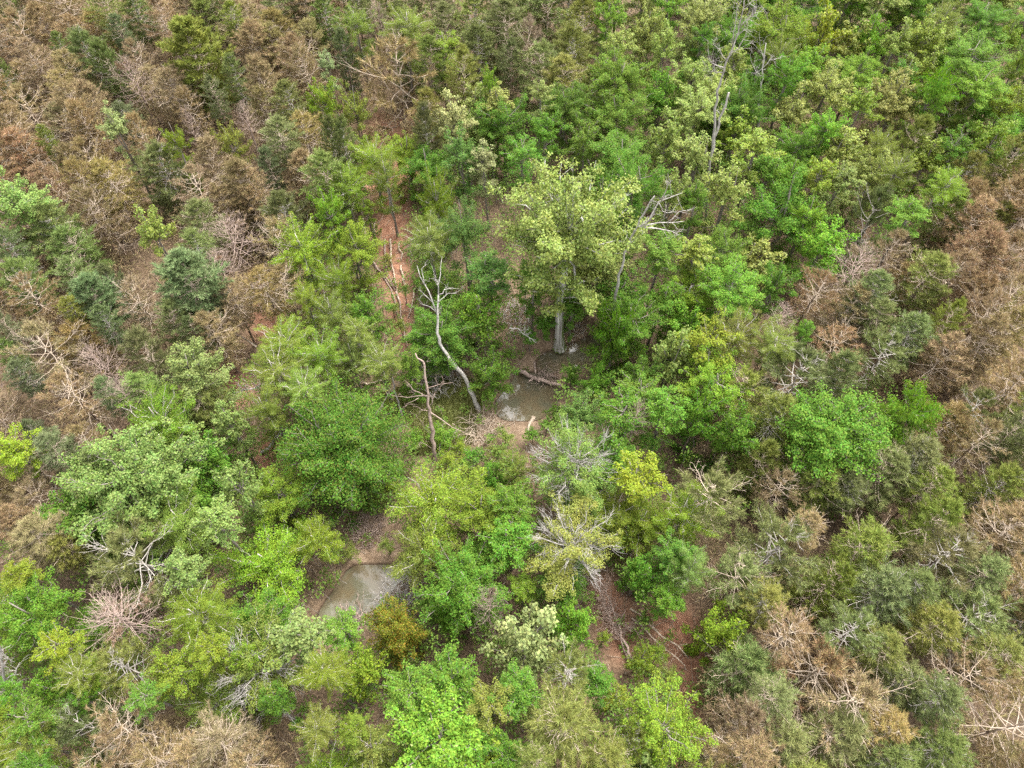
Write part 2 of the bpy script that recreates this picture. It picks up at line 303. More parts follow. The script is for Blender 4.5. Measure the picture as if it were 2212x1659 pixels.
KWORD = {'dome': 'rounded leafy tree', 'pale_wide': 'broad large-leaved tree', 'fine_clear': 'fine-leaved tree', 'pine': 'pine', 'pine_open': 'pine with bare pale inner branches', 'pine_dense': 'dense tufted pine', 'brown': 'needled dying pine', 'brown_open': 'dying pine with spreading bare limbs', 'bare_pine': 'leafless twiggy pine',
 'fine': 'fine-leaved tree', 'feather': 'feathery drooping tree', 'sparse': 'half-bare tree', 'shrub': 'low shrub', 'pale': 'large-leaved tree', 'pale_small': 'slim leafy tree', 'leaf_small': 'small leafy tree'}

TREES = []; HAND = []
def obj(name, me, parent=None, **kw):
    o = bpy.data.objects.new(name, me); COL.objects.link(o); o.parent = parent
    for k, v in kw.items(): o[k] = v
    return o
def tree(kind, base, top, W, Hc, color, rng, label=None, lm=None, lean=4.0, trunk=None):
    pr = P_[kind][rng.integers(len(P_[kind]))]
    c = np.array(C_[color])*rng.uniform(.86, 1.14)*(1 + rng.normal(size=3)*.05); c = np.clip(c, .01, .8)
    root = obj(NAME.get(kind, 'broadleaf_tree'), None); root.empty_display_size = .5
    root.location = base; root.rotation_euler = (radians(rng.normal()*lean*.5), radians(rng.normal()*lean*.5), rng.uniform(0, 6.28))
    sx = W/2/pr.R/(.93 if kind in PINES else .95); sz = Hc/pr.H
    for nm, me in (('crown', pr.crown), ('branches', pr.branches)):
        o = obj(nm, me, root); o.location = (0, 0, top - Hc); o.scale = (sx*rng.uniform(.95, 1.05), sx, sz); o.color = (*c, 1)
    tk = trunk or ('bark_pine' if kind in PINES else 'bark_grey')
    if kind == 'bare_pine': tk = 'dead_pink'
    o = obj('trunk', TR[tk][rng.integers(3)], root); r = max(.05, .0085*top + .02*W/2)*(1.5 if kind in ('pale_big', 'leaf_big', 'flush_big') else 1)
    hz = top - Hc*(.9 if kind in PINES else .75) + .25; o.scale = (r, r, hz + .25); o.location = (0, 0, -.25)
    x, y, dp = proj((base[0], base[1], base[2] + top - Hc/2))
    TREES.append(dict(root=root, kind=kind, color=color, x=x, y=y, w=W*F/dp, label=label, lm=lm))
    return root
GY = lambda x, y: 0.0
BASES = []
def hand(tile, vx, vy, vw, vh, kind, color, label=None, lm=None, top=None, trunk=None, lean=3.0, **kw):
    rng = np.random.default_rng(int(vx*7 + vy*13 + int(tile)*997))
    x, y = T(tile, vx, vy); wpx, hpx = vw/3.0*1.08, vh/3.0*1.05
    if top is None: top = rng.uniform(7.4, 9.4) if kind in PINES else (rng.uniform(1.6, 2.6) if kind == 'shrub' else rng.uniform(8.8, 10.6))
    elif top > 8.5 and not kw.get('tall'): top = 8.5 + (top - 8.5)*.35
    Hc = 4.0
    for _ in range(4):
        zc = top - Hc/2; p = at(x, y, zc); _, _, dp = proj(p); W = wpx*dp/F; hm = hpx*dp/F
        e = math.asin(-unit(ray(x, y))[2])
        Hc = sqrt(max(.04, hm*hm - (W*sin(e))**2))/cos(e); Hc = min(max(Hc, .8*W if kind in PINES else .65*W), 2.0*W, top*.8)
    b = (p[0], p[1], 0.0)
    bz = float(m_pool[int(np.clip((p[1] - GY0)/GS, 0, len(gy) - 1)), int(np.clip((p[0] - GX0)/GS, 0, len(gx) - 1))])
    if bz > .1: print('IN POOL', tile, vx, vy, kind, top)
    b = (p[0], p[1], min(0.0, ground_z(p[0], p[1])))
    kk = 1.4 if kw.get('tall') else 1.0     # landmark trees keep their outline clear of later neighbours
    HAND.append((x, y, wpx*kk, hpx*kk, p[0], p[1]))
    return tree(kind, b, top, W, Hc, color, rng, label, lm, lean, trunk)

# ------------------------------------------------------------------ ground, creek water
def polyT(tile, pts): return [T(tile, a, b) for a, b in pts]
POOLS = [polyT('11', [(1030, 1045), (1020, 940), (1085, 845), (1140, 845), (1150, 770), (1300, 800), (1400, 845), (1415, 890), (1310, 1005), (1280, 1045)]),
         polyT('11', [(1270, 735), (1310, 670), (1450, 620), (1560, 555), (1680, 520), (1690, 640), (1560, 700), (1440, 705), (1400, 760)]),
         polyT('21', [(20, 420), (100, 365), (200, 380), (330, 400), (460, 310), (470, 400), (350, 470), (280, 570), (160, 650), (-120, 790), (-80, 560)])]
CHAN = [(1420, 690), (1290, 735), (1200, 790), (1140, 860), (1125, 960), (1060, 1040), (950, 1085), (860, 1150), (810, 1240), (740, 1330), (640, 1430), (480, 1500)]
SAND = [polyT('11', [(1230, 560), (1320, 500), (1570, 440), (1570, 560), (1480, 610), (1290, 690), (1180, 740)]),
        polyT('21', [(90, 60), (310, 40), (420, 200), (420, 320), (330, 400), (100, 380), (0, 420), (30, 260)]),
        polyT('11', [(1130, 1040), (1285, 1040), (1290, 1150), (1250, 1250), (1160, 1230)])]
MUD = [polyT('11', [(820, 1100), (880, 1010), (1040, 1000), (1120, 1080), (1010, 1210), (830, 1215)]), polyT('11', [(1130, 720), (1300, 680), (1440, 740), (1440, 830), (1380, 830)])]
GRASS = [polyT('11', [(420, 880), (620, 830), (900, 850), (900, 1040), (830, 1110), (560, 1080), (300, 1010), (230, 900)]), polyT('11', [(470, 1000), (800, 1050), (830, 1230), (700, 1280), (480, 1300)])]
CLAY = [[(812, 415), (885, 415), (890, 500), (880, 560), (895, 640), (905, 760), (868, 770), (842, 660), (822, 570), (796, 500)], [(770, 380), (830, 380), (830, 415), (770, 415)],
        [(790, 240), (900, 260), (905, 400), (800, 400)], polyT('10', [(1560, 270), (1710, 280), (1870, 430), (1820, 540), (1630, 540), (1620, 400)]), polyT('10', [(1580, 90), (1700, 100), (1690, 150), (1590, 150)]),
        polyT('10', [(1440, 640), (1540, 650), (1560, 760), (1640, 800), (1640, 940), (1420, 950)]), polyT('10', [(1640, 1230), (1830, 1150), (1820, 1440), (1660, 1450)]),
        [(1385, 1320), (1480, 1305), (1525, 1390), (1530, 1500), (1510, 1700), (1450, 1700), (1465, 1500)], [(1270, 1250), (1330, 1250), (1380, 1440), (1330, 1440)], [(1470, 640), (1510, 660), (1500, 700)]]
GX0, GX1, GY0, GY1, GS = -66.0, 66.0, 0.0, 100.0, 0.4
gx = np.arange(GX0, GX1 + .01, GS); gy = np.arange(GY0, GY1 + .01, GS); XX, YY = np.meshgrid(gx, gy)
def vproj(X, Y, Z=0.0):
    b = Y*CT + (Z - CAM_H)*ST; d = Y*ST - (Z - CAM_H)*CT
    return IMW/2 + F*X/d, IMH/2 - F*b/d
def blur(A, n):
    for _ in range(n):
        B = np.pad(A, 1, mode='edge'); A = (B[1:-1, :-2] + B[1:-1, 2:] + B[:-2, 1:-1] + B[2:, 1:-1] + 2*B[1:-1, 1:-1])/6
    return A
_jit = [blur(RNG.normal(size=XX.shape), 6) for _ in range(3)]; _jit = [j/j.std() for j in _jit]
PX, PY = vproj(XX, YY); JX, JY = PX + _jit[0]*7, PY + _jit[1]*6
def vin(X, Y, P):
    c = np.zeros(X.shape, bool); j = len(P) - 1
    for i in range(len(P)):
        xi, yi = P[i]; xj, yj = P[j]
        if yi != yj: c ^= ((yi > Y) != (yj > Y)) & (X < (xj - xi)*(Y - yi)/(yj - yi) + xi)
        j = i
    return c
def mask(polys, n, X=None, Y=None):
    m = np.zeros(XX.shape)
    for P in polys: m = np.maximum(m, vin(JX if X is None else X, JY if Y is None else Y, P))
    return blur(m, n)
WZ = -0.45
PXw, PYw = vproj(XX, YY, WZ)
m_pool = mask(POOLS, 2, PXw + _jit[0]*5, PYw + _jit[1]*4); m_clay = mask(CLAY, 4); m_grass = mask(GRASS, 4); m_sand = mask(SAND, 3); m_mud = mask(MUD, 3)
CW = np.array([at(a, b, 0)[:2] for a, b in CHAN]); dch = np.full(XX.shape, 1e9)
for p, q in zip(CW[:-1], CW[1:]):
    v = q - p; t = np.clip(((XX - p[0])*v[0] + (YY - p[1])*v[1])/(v @ v), 0, 1)
    dch = np.minimum(dch, np.hypot(XX - p[0] - t*v[0], YY - p[1] - t*v[1]))
m_ch = np.clip(1 - (dch - 1.2)/1.6, 0, 1); m_ch = blur(m_ch, 2)
hgt = blur(RNG.normal(size=XX.shape), 60); hgt = hgt/hgt.std()*.10 + _jit[2]*.03
ZZ = hgt*(1 - np.maximum(m_ch, m_pool)) - .27*np.maximum(m_ch, np.clip(m_sand*1.2, 0, 1)) - .75*np.clip(m_pool*1.6, 0, 1)
ZZ = np.where(m_pool < .05, np.maximum(ZZ, WZ + .06), ZZ)
def ground_z(x, y):
    i = int(np.clip(round((y - GY0)/GS), 0, len(gy) - 1)); j = int(np.clip(round((x - GX0)/GS), 0, len(gx) - 1)); return float(ZZ[i, j])
def ground_mat():
    m, n, N, L = nodes('forest_floor')
    va = N('ShaderNodeAttribute'); va.attribute_name = 'soil'; sp = N('ShaderNodeSeparateColor'); L(va.outputs['Color'], sp.inputs[0])
    ge = N('ShaderNodeNewGeometry')
    def noise(s, d=6, r=.6):
        k = N('ShaderNodeTexNoise'); k.inputs['Scale'].default_value = s; k.inputs['Detail'].default_value = d; k.inputs['Roughness'].default_value = r; L(ge.outputs['Position'], k.inputs['Vector']); return k.outputs[0]
    def ramp(f, a, b, p0=.35, p1=.65):
        k = N('ShaderNodeValToRGB'); e = k.color_ramp.elements; e[0].position = p0; e[1].position = p1; e[0].color = (*a, 1); e[1].color = (*b, 1); L(f, k.inputs[0]); return k.outputs[0]
    def mix(f, a, b):
        k = N('ShaderNodeMix'); k.data_type = 'RGBA'; L(f, k.inputs[0]); L(a, k.inputs[6]); L(b, k.inputs[7]); return k.outputs[2]
    nf = noise(5, 7, .65); nm = noise(.7)
    col = ramp(nf, (.055, .038, .026), (.20, .14, .09)); 
    edge = lambda s: math_n(n, 'MULTIPLY', s, 1.0)
    col = mix(sp.outputs[1], col, ramp(noise(5, 6, .7), (.075, .085, .028), (.19, .20, .075)))
    col = mix(sp.outputs[0], col, ramp(noise(1.6, 6, .6), (.17, .078, .048), (.33, .18, .115)))
    col = mix(sp.outputs[2], col, ramp(noise(2.2, 6, .6), (.17, .115, .075), (.30, .215, .15)))
    sx = N('ShaderNodeSeparateXYZ'); L(ge.outputs['Position'], sx.inputs[0]); wr = N('ShaderNodeMapRange'); wr.inputs[1].default_value = WZ + .14; wr.inputs[2].default_value = WZ + .03
    L(math_n(n, 'ADD', sx.outputs[2], math_n(n, 'MULTIPLY', noise(2.5), .12)), wr.inputs[0]); wr.inputs[1].default_value += .06; wr.inputs[2].default_value += .06
    col = mix(wr.outputs[0], col, ramp(nf, (.045, .030, .020), (.105, .070, .046)))
    p = N('ShaderNodeBsdfPrincipled'); L(col, p.inputs['Base Color']); p.inputs['Roughness'].default_value = .9; p.inputs['Specular IOR Level'].default_value = .15
    b = N('ShaderNodeBump'); b.inputs['Strength'].default_value = .7; b.inputs['Distance'].default_value = .08; L(nf, b.inputs['Height']); L(b.outputs[0], p.inputs['Normal'])
    o = N('ShaderNodeOutputMaterial'); L(p.outputs[0], o.inputs[0])
ground_mat()
g = MB(); nx, ny = len(gx), len(gy)
i = np.arange(ny - 1)[:, None]*nx; j = np.arange(nx - 1)[None]
g.add(np.stack([XX, YY, ZZ], -1).reshape(-1, 3), np.stack([i + j, i + j + 1, i + nx + j + 1, i + nx + j], -1).reshape(-1, 4))
n0 = nx*ny; BX = 3000                                # apron of plain ground out to the horizon
border = np.concatenate([np.arange(nx), np.arange(1, ny)*nx + nx - 1, (ny - 1)*nx + np.arange(nx - 2, -1, -1), np.arange(ny - 2, 0, -1)*nx])
bv = np.stack([XX, YY, ZZ], -1).reshape(-1, 3)[border]; cc = np.array([0, 50.0, 0]); ov = cc + unit(bv - cc)*BX; ov[:, 2] = 0
nb_ = len(border); k = np.arange(nb_)
g.add(ov)
g.q.append(np.stack([border[k], n0 + k, n0 + (k + 1) % nb_, border[(k + 1) % nb_]], -1).astype(np.int32))
gme = g.mesh('ground', 'forest_floor')
ca = gme.color_attributes.new('soil', 'FLOAT_COLOR', 'POINT'); cdat = np.zeros((len(gme.vertices), 4), np.float32); cdat[:, 3] = 1
cdat[:n0, 0] = (m_clay*(1 - m_pool)).ravel(); cdat[:n0, 1] = m_grass.ravel(); cdat[:n0, 2] = np.clip(m_sand + m_mud*.7 + m_pool + .25*m_ch, 0, 1).ravel()
ca.data.foreach_set('color', cdat.ravel())
gob = obj('ground', gme, kind='structure', label='forest floor of brown litter, red clay and a sandy creek bed')
def water_mat():
    m, n, N, L = nodes('creek_water')
    ge = N('ShaderNodeNewGeometry'); k = N('ShaderNodeTexNoise'); k.inputs['Scale'].default_value = .55; k.inputs['Detail'].default_value = 3; L(ge.outputs['Position'], k.inputs['Vector'])
    cr = N('ShaderNodeValToRGB'); cr.color_ramp.elements[0].color = (.085, .080, .052, 1); cr.color_ramp.elements[1].color = (.135, .130, .088, 1); cr.color_ramp.elements[0].position = .35; cr.color_ramp.elements[1].position = .7; e3 = cr.color_ramp.elements.new(.52); e3.color = (.100, .078, .046, 1); L(k.outputs[0], cr.inputs[0])
    p = N('ShaderNodeBsdfPrincipled'); L(cr.outputs[0], p.inputs['Base Color']); p.inputs['Roughness'].default_value = .03; p.inputs['IOR'].default_value = 1.33; p.inputs['Specular IOR Level'].default_value = 1.0
    n2 = N('ShaderNodeTexNoise'); n2.inputs['Scale'].default_value = 6; L(ge.outputs['Position'], n2.inputs['Vector'])
    b = N('ShaderNodeBump'); b.inputs['Strength'].default_value = .08; b.inputs['Distance'].default_value = .02; L(n2.outputs[0], b.inputs['Height']); L(b.outputs[0], p.inputs['Normal'])
    o = N('ShaderNodeOutputMaterial'); L(p.outputs[0], o.inputs[0])
water_mat()
wm = MB()                                            # a sheet that the banks cut to the shape of the pools
ii, jj = np.nonzero(blur((m_pool > .02).astype(float), 3) > 0)
hsz = GS/2; cxy = np.stack([gx[jj], gy[ii]], -1)
ids = {}; vv = []; qq = []
for a, b in zip(ii, jj):
    f_ = []
    for (da, db) in ((0, 0), (0, 1), (1, 1), (1, 0)):
        key = (a + da, b + db)
        if key not in ids: ids[key] = len(vv); vv.append((GX0 + (b + db)*GS - hsz, GY0 + (a + da)*GS - hsz, WZ))
        f_.append(ids[key])
    qq.append(f_)
wm.add(vv, qq); obj('water', wm.mesh('water', 'creek_water'), kind='structure', label='shallow murky creek pools between the trees')

# ------------------------------------------------------------------ trees read from the photograph one by one (tile, x, y, width, height, kind, colour)
def auto(kind, wm_):
    if kind == 'L': return 'leaf_small' if wm_ < 4.4 else ('leaf' if wm_ < 7.6 else 'leaf_big')
    if kind == 'A': return 'pale_small' if wm_ < 4.4 else ('pale' if wm_ < 7.8 else 'pale_big')
    return kind
def H(tile, x, y, w_, h_, kind, color, label=None, lm=None, **kw):
    if kind in ('L', 'A'):
        px, py = T(tile, x, y); p = at(px, py, 10); kind = auto(kind, w_/3*1.08*proj(p)[2]/F)
    return hand(tile, x, y, w_, h_, kind, color, label, lm, **kw)
# upper left
H('00', 1260, 330, 400, 380, 'pine_dense', 'yp', 'bright yellow-green pine standing out alone in the upper brown pine stand', 'lone bright green pine', top=10.5, tall=1)
H('00', 740, 460, 230, 340, 'pine', 'gp', 'slim green pine among brown pines, left of the lone bright green pine')
H('00', 715, 800, 200, 270, 'A', 'wg', 'small tree with whitish-green leaves surrounded by brown pines', 'small whitish-leaved tree', top=11, tall=1)
H('00', 1130, 890, 175, 310, 'L', 'yg', 'narrow yellow-green leafy tree among brown pines', 'narrow yellow-green tree', top=11, tall=1)
H('00', 1490, 910, 210, 300, 'L', 'og')
H('00', 130, 1300, 440, 400, 'A', 'pg', 'large pale green leafy tree cut by the left edge', 'large pale tree at the left edge', top=11, tall=1)
H('00', 970, 1460, 240, 560, 'A', 'py', 'tall narrow pale yellow-green tree rising from the brown stand', 'tall narrow pale tree', top=12, tall=1)
for a in [('00', 1040, 1080, 350, 300, 'pine', 'gg'), ('00', 1870, 640, 230, 230, 'pine', 'gg'), ('00', 1850, 1400, 320, 360, 'pine', 'gg'), ('00', 370, 1460, 360, 240, 'pine', 'gp'),
          ('00', 1310, 1450, 280, 270, 'pine', 'gg'), ('00', 2150, 920, 170, 360, 'pine', 'gg'), ('00', 1760, 1090, 170, 220, 'pine', 'bg'), ('00', 1390, 590, 150, 170, 'pine', 'bg'), ('00', 1520, 480, 170, 210, 'pine', 'gg'),
          ('00', 20, 480, 160, 230, 'pine', 'gp'), ('00', 700, 50, 240, 170, 'pine', 'ol'), ('00', 900, 60, 230, 170, 'pine', 'gp'), ('00', 1500, 80, 160, 150, 'pine', 'yp'), ('00', 2100, 80, 200, 200, 'pine', 'gp'), ('00', 400, 300, 130, 150, 'pine', 'gp'),
          ('00', 290, 890, 120, 150, 'pine', 'yp'), ('00', 40, 1570, 230, 220, 'pine', 'gg'), ('00', 480, 1580, 320, 220, 'pine', 'gp'), ('00', 1780, 860, 260, 220, 'pine', 'gg'), ('00', 830, 730, 180, 170, 'pine', 'bg'), ('00', 770, 180, 150, 150, 'pine', 'bg'),
          ('00', 1500, 1560, 380, 280, 'bare_pine', 'pk'), ('00', 1250, 850, 130, 230, 'bare_pine', 'pk'), ('00', 1590, 770, 170, 190, 'bare_pine', 'pk'), ('00', 1200, 1580, 220, 200, 'pine', 'gg'), ('00', 550, 1330, 260, 250, 'brown_open', 'br'), ('00', 150, 200, 260, 260, 'brown_open', 'br3'),
          ('00', 650, 1390, 280, 300, 'brown_open', 'br3'), ('00', 180, 690, 260, 240, 'brown_open', 'br3'), ('00', 1790, 1520, 300, 260, 'brown_open', 'br'), ('00', 1300, 1200, 280, 260, 'brown_open', 'br3')]: H(*a)
H('00', 2110, 640, 220, 340, 'L', 'yg'); H('00', 2110, 1375, 230, 310, 'L', 'bgn', 'small bright green tree at the edge of the brown stand', 'small bright green tree by the brown stand', top=10.5, tall=1)
H('00', 2110, 390, 150, 180, 'A', 'wg')
# upper middle
H('01', 370, 520, 580, 430, 'brown_open', 'br2', 'broad rust-brown pine with some green needles, above the clay track', 'broad rust-brown pine')
H('01', 280, 250, 190, 330, 'bare_pine', 'pk', 'bare pinkish pine top above the broad rust-brown pine')
H('01', 80, 680, 240, 620, 'L', 'og', 'dark olive-green leafy tree left of the broad rust-brown pine')
for a in [('01', 400, 150, 320, 230, 'fine', 'og'), ('01', 640, 260, 260, 220, 'L', 'yg'), ('01', 900, 350, 330, 330, 'pine', 'gg'), ('01', 1080, 150, 320, 300, 'pine', 'gg'), ('01', 1340, 70, 380, 260, 'pine', 'gg'), ('01', 1500, 330, 330, 320, 'pine', 'ol'),
          ('01', 1290, 450, 360, 300, 'pine', 'gg'), ('01', 790, 500, 280, 320, 'pine', 'ol'), ('01', 560, 390, 270, 260, 'pine', 'ol'), ('01', 850, 80, 280, 230, 'pine', 'ol'), ('01', 1220, 280, 230, 260, 'brown_open', 'pk'), ('01', 1560, 120, 230, 240, 'pine', 'ol'), ('01', 100, 130, 240, 240, 'fine', 'og'),
          ('01', 1450, 500, 280, 250, 'pine', 'ol'), ('01', 1090, 420, 200, 260, 'pine', 'gg'), ('01', 680, 130, 220, 220, 'pine', 'gg'), ('01', 560, 870, 190, 330, 'pine', 'gg'), ('01', 290, 1110, 220, 280, 'fine', 'og'), ('01', 20, 960, 170, 300, 'pine', 'gg'), ('01', 20, 330, 160, 240, 'pine', 'bg'), ('01', 560, 700, 200, 220, 'pine', 'ol')]: H(*a)
H('01', 970, 490, 110, 170, 'L', 'yg', 'tiny yellow-green treetop below the grey-green pines'); H('01', 1010, 630, 240, 240, 'A', 'py'); H('01', 740, 760, 290, 360, 'A', 'cr', 'cream-green tree below the upper grey-green pines', 'cream-green tree')
H('01', 1060, 790, 360, 380, 'L', 'g', 'pointed green tree right of the cream-green tree', 'pointed green tree'); H('01', 1300, 580, 170, 180, 'A', 'py'); H('01', 1450, 660, 360, 280, 'L', 'dg')
H('01', 1730, 90, 230, 230, 'L', 'bgn'); H('01', 1960, 190, 310, 480, 'A', 'py', 'tall pale yellow-green tree near the top edge, right of the grey-green pines', 'tall pale tree by the top edge'); H('01', 1780, 280, 220, 240, 'A', 'py')
for a in [('01', 1800, 480, 400, 320, 'L', 'g'), ('01', 2070, 600, 300, 400, 'L', 'g'), ('01', 1780, 740, 420, 380, 'L', 'mg'), ('01', 1830, 950, 420, 340, 'L', 'g'), ('01', 1600, 900, 280, 300, 'L', 'mg'), 
          ('01', 2130, 920, 280, 380, 'A', 'py'), ('01', 2150, 1180, 240, 280, 'A', 'py'), ('01', 780, 970, 280, 340, 'L', 'bl'), ('01', 1330, 800, 240, 240, 'L', 'g'), ('01', 2080, 1560, 300, 260, 'L', 'mg'), ('01', 2100, 300, 200, 260, 'A', 'py'), ('01', 940, 1040, 220, 220, 'A', 'wg'), ('01', 1180, 950, 260, 240, 'L', 'g')]: H(*a)
H('01', 1830, 1530, 260, 300, 'L', 'g', top=7); H('01', 1900, 1180, 380, 400, 'L', 'g', top=12, tall=1); H('01', 1730, 1260, 260, 360, 'L', 'dg', top=12, tall=1)
H('01', 800, 1440, 370, 540, 'L', 'bl', 'blue-green leafy tree tucked against the left side of the big pale sycamore', 'blue-green tree by the sycamore', top=12.5, tall=1)
H('01', 610, 1250, 280, 420, 'fine', 'yg', 'vivid yellow-green tree right of the red clay patch', 'vivid yellow-green tree by the clay'); H('01', 570, 1500, 320, 260, 'fine', 'og'); H('01', 170, 1320, 150, 190, 'L', 'yg', top=6)
# big pale sycamore in the middle, its trunk seen from ground to crown
sb = at(1210, 748, 0); sx_, sy_ = 1184, 450
kl = .16; zt = lean_at(sx_, sy_, sb, kl)[2]*sqrt(1 + kl*kl); rg = np.random.default_rng(5)
syc = tree('pale_big', (sb[0], sb[1], 0), zt + 3.8, 10.4, 10.4, 'py', rg, 'tall sycamore with a broad pale yellow-green crown and mossy white trunk by the creek', 'big pale sycamore', 0.0, 'sycamore')
syc.rotation_euler = (-math.atan(kl), 0, 0)
x_, y_, d_ = proj((sb[0], sb[1], 15.5)); HAND.append((1175, 440, 330, 400, sb[0], sb[1]))
# upper right
for a in [('02', 100, 80, 320, 270, 'A', 'py'), ('02', 60, 320, 230, 320, 'A', 'py'), ('02', 140, 220, 160, 170, 'L', 'g'), ('02', 600, 150, 400, 360, 'L', 'yg'), ('02', 1380, 260, 230, 270, 'A', 'og'), ('02', 1550, 220, 320, 320, 'A', 'yg'), ('02', 1720, 90, 230, 240, 'fine', 'og'),
          ('02', 2000, 90, 320, 240, 'L', 'g'), ('02', 1900, 330, 370, 290, 'L', 'mg'), ('02', 2130, 200, 180, 320, 'A', 'yg'), ('02', 1950, 510, 370, 240, 'L', 'bgn'), ('02', 1650, 570, 280, 290, 'feather', 'bgn'), ('02', 1450, 430, 190, 200, 'L', 'dg'), ('02', 700, 470, 240, 290, 'L', 'g'),
          ('02', 950, 560, 330, 320, 'A', 'py'), ('02', 720, 690, 290, 350, 'A', 'py'), ('02', 400, 670, 380, 380, 'L', 'dg'), ('02', 1400, 640, 370, 380, 'A', 'py'), ('02', 1180, 650, 230, 290, 'A', 'yg'), ('02', 930, 790, 240, 240, 'L', 'bgn'), ('02', 1050, 930, 330, 340, 'A', 'py'), ('02', 1050, 1120, 260, 240, 'A', 'og'),
          ('02', 1750, 720, 230, 280, 'pine', 'ol'), ('02', 1500, 920, 240, 320, 'pine', 'ol'), ('02', 1790, 920, 280, 290, 'L', 'dg'), ('02', 2010, 900, 270, 370, 'A', 'yg'), ('02', 2110, 660, 220, 320, 'A', 'yg'), ('02', 1400, 1110, 230, 250, 'fine', 'og'), ('02', 1700, 1160, 280, 200, 'fine', 'yg'),
          ('02', 90, 980, 330, 340, 'A', 'py'), ('02', 500, 930, 290, 250, 'A', 'yg'), ('02', 740, 1100, 220, 280, 'L', 'bgn'), ('02', 300, 1210, 330, 400, 'A', 'py'), ('02', 890, 1110, 230, 280, 'A', 'yg'), ('02', 100, 1270, 190, 280, 'L', 'g'), ('02', 90, 1590, 280, 240, 'A', 'yg'), ('02', 1500, 1380, 280, 240, 'L', 'mg'), ('02', 330, 400, 220, 260, 'A', 'og'),
          ('02', 1250, 900, 220, 260, 'fine', 'og'), ('02', 600, 330, 230, 230, 'fine', 'og'), ('02', 1850, 1100, 230, 230, 'pine', 'ol'), ('02', 2150, 1000, 220, 260, 'pine', 'ol'), ('02', 2170, 420, 160, 260, 'A', 'yg')]: H(*a)
H('02', 910, 210, 280, 430, 'A', 'yy', 'brightest yellow-green tree at the upper right', 'brightest yellow-green tree'); H('02', 1210, 210, 270, 520, 'L', 'bgn', 'tall vivid green tree just right of the brightest yellow-green tree', 'tall vivid green tree')
H('02', 620, 1370, 520, 560, 'L', 'g', 'large full green tree at the right side of the broadleaf wood', 'large full green tree'); H('02', 830, 1370, 250, 330, 'L', 'bgn')
H('02', 1190, 1440, 330, 420, 'pine_open', 'gg', 'grey-green pine with bare branches between the leafy wood and brown stand', 'grey-green pine by the brown stand')
# middle left
H('10', 1190, 150, 400, 350, 'pine_dense', 'bg', 'dense rounded blue-green pine in the left brown stand', 'rounded blue-green pine', top=10.5, tall=1)
for a in [('10', 600, 250, 280, 250, 'pine_dense', 'bg'), ('10', 750, 190, 190, 280, 'pine', 'bg'), ('10', 130, 140, 290, 210, 'pine', 'gp'), ('10', 440, 120, 250, 190, 'pine', 'gg'), ('10', 650, 410, 190, 200, 'pine', 'bg'), ('10', 950, 640, 290, 340, 'pine', 'gg'), ('10', 890, 850, 290, 260, 'pine', 'gp'),
          ('10', 60, 430, 160, 200, 'pine', 'bg'), ('10', 50, 600, 160, 180, 'pine', 'gp'), ('10', 140, 740, 200, 190, 'pine', 'bg'), ('10', 660, 870, 170, 190, 'pine', 'bg'), ('10', 220, 1080, 140, 160, 'pine', 'bg'), ('10', 320, 1210, 270, 220, 'pine', 'bg'), ('10', 600, 1310, 220, 190, 'pine', 'gg'), ('10', 430, 330, 170, 150, 'pine', 'yp'),
          ('10', 1260, 470, 170, 200, 'pine', 'bg'), ('10', 1270, 940, 300, 180, 'pine', 'ol'), ('10', 830, 920, 230, 270, 'bare_pine', 'gg'), ('10', 300, 590, 420, 330, 'brown_open', 'br3'), ('10', 450, 880, 360, 300, 'brown_open', 'br3'), ('10', 540, 1230, 300, 280, 'brown_open', 'br'), ('10', 880, 300, 320, 280, 'brown_open', 'br3'), ('10', 190, 250, 280, 260, 'brown_open', 'br'), ('10', 230, 1580, 340, 280, 'brown_open', 'br3'),
          ('10', 1440, 60, 250, 200, 'bare_pine', 'pk'), ('10', 1830, 130, 240, 180, 'brown_open', 'br'), ('10', 1380, 470, 330, 260, 'brown', 'br'), ('10', 1700, 180, 280, 220, 'brown', 'yb'), ('10', 1490, 250, 280, 260, 'brown', 'br'), ('10', 200, 1350, 240, 230, 'brown_open', 'br3')]: H(*a)
H('10', 1240, 730, 420, 420, 'A', 'pg', 'rounded pale green tree below the rounded blue-green pine', 'rounded pale green tree', top=10.5, tall=1)
H('10', 60, 1270, 320, 240, 'L', 'yy', 'yellow-green leafy tree at the left edge, below mid-height')
H('10', 850, 1440, 880, 820, 'pale_wide', 'pg', 'very large pale green tree in the lower left with clumped leaves', 'very large pale tree', top=15); H('10', 1540, 1480, 300, 360, 'A', 'pg'); H('10', 1480, 1080, 250, 280, 'A', 'pg', top=8)
for a in [('10', 1960, 250, 200, 240, 'fine', 'yg'), ('10', 1860, 550, 370, 330, 'fine', 'yg'), ('10', 1780, 720, 380, 330, 'fine', 'og'), ('10', 2090, 620, 330, 350, 'fine', 'yg'), ('10', 1750, 980, 300, 330, 'fine', 'og'), ('10', 2130, 350, 260, 330, 'fine', 'og'), ('10', 1960, 850, 280, 260, 'fine', 'og'), ('10', 2170, 120, 240, 330, 'fine', 'yg')]: H(*a, top=9.5)
H('10', 2190, 1220, 840, 860, 'flush_big', 'dg', 'large dome-shaped dark green tree with brownish new leaves on top', 'large dark green dome tree', top=13)
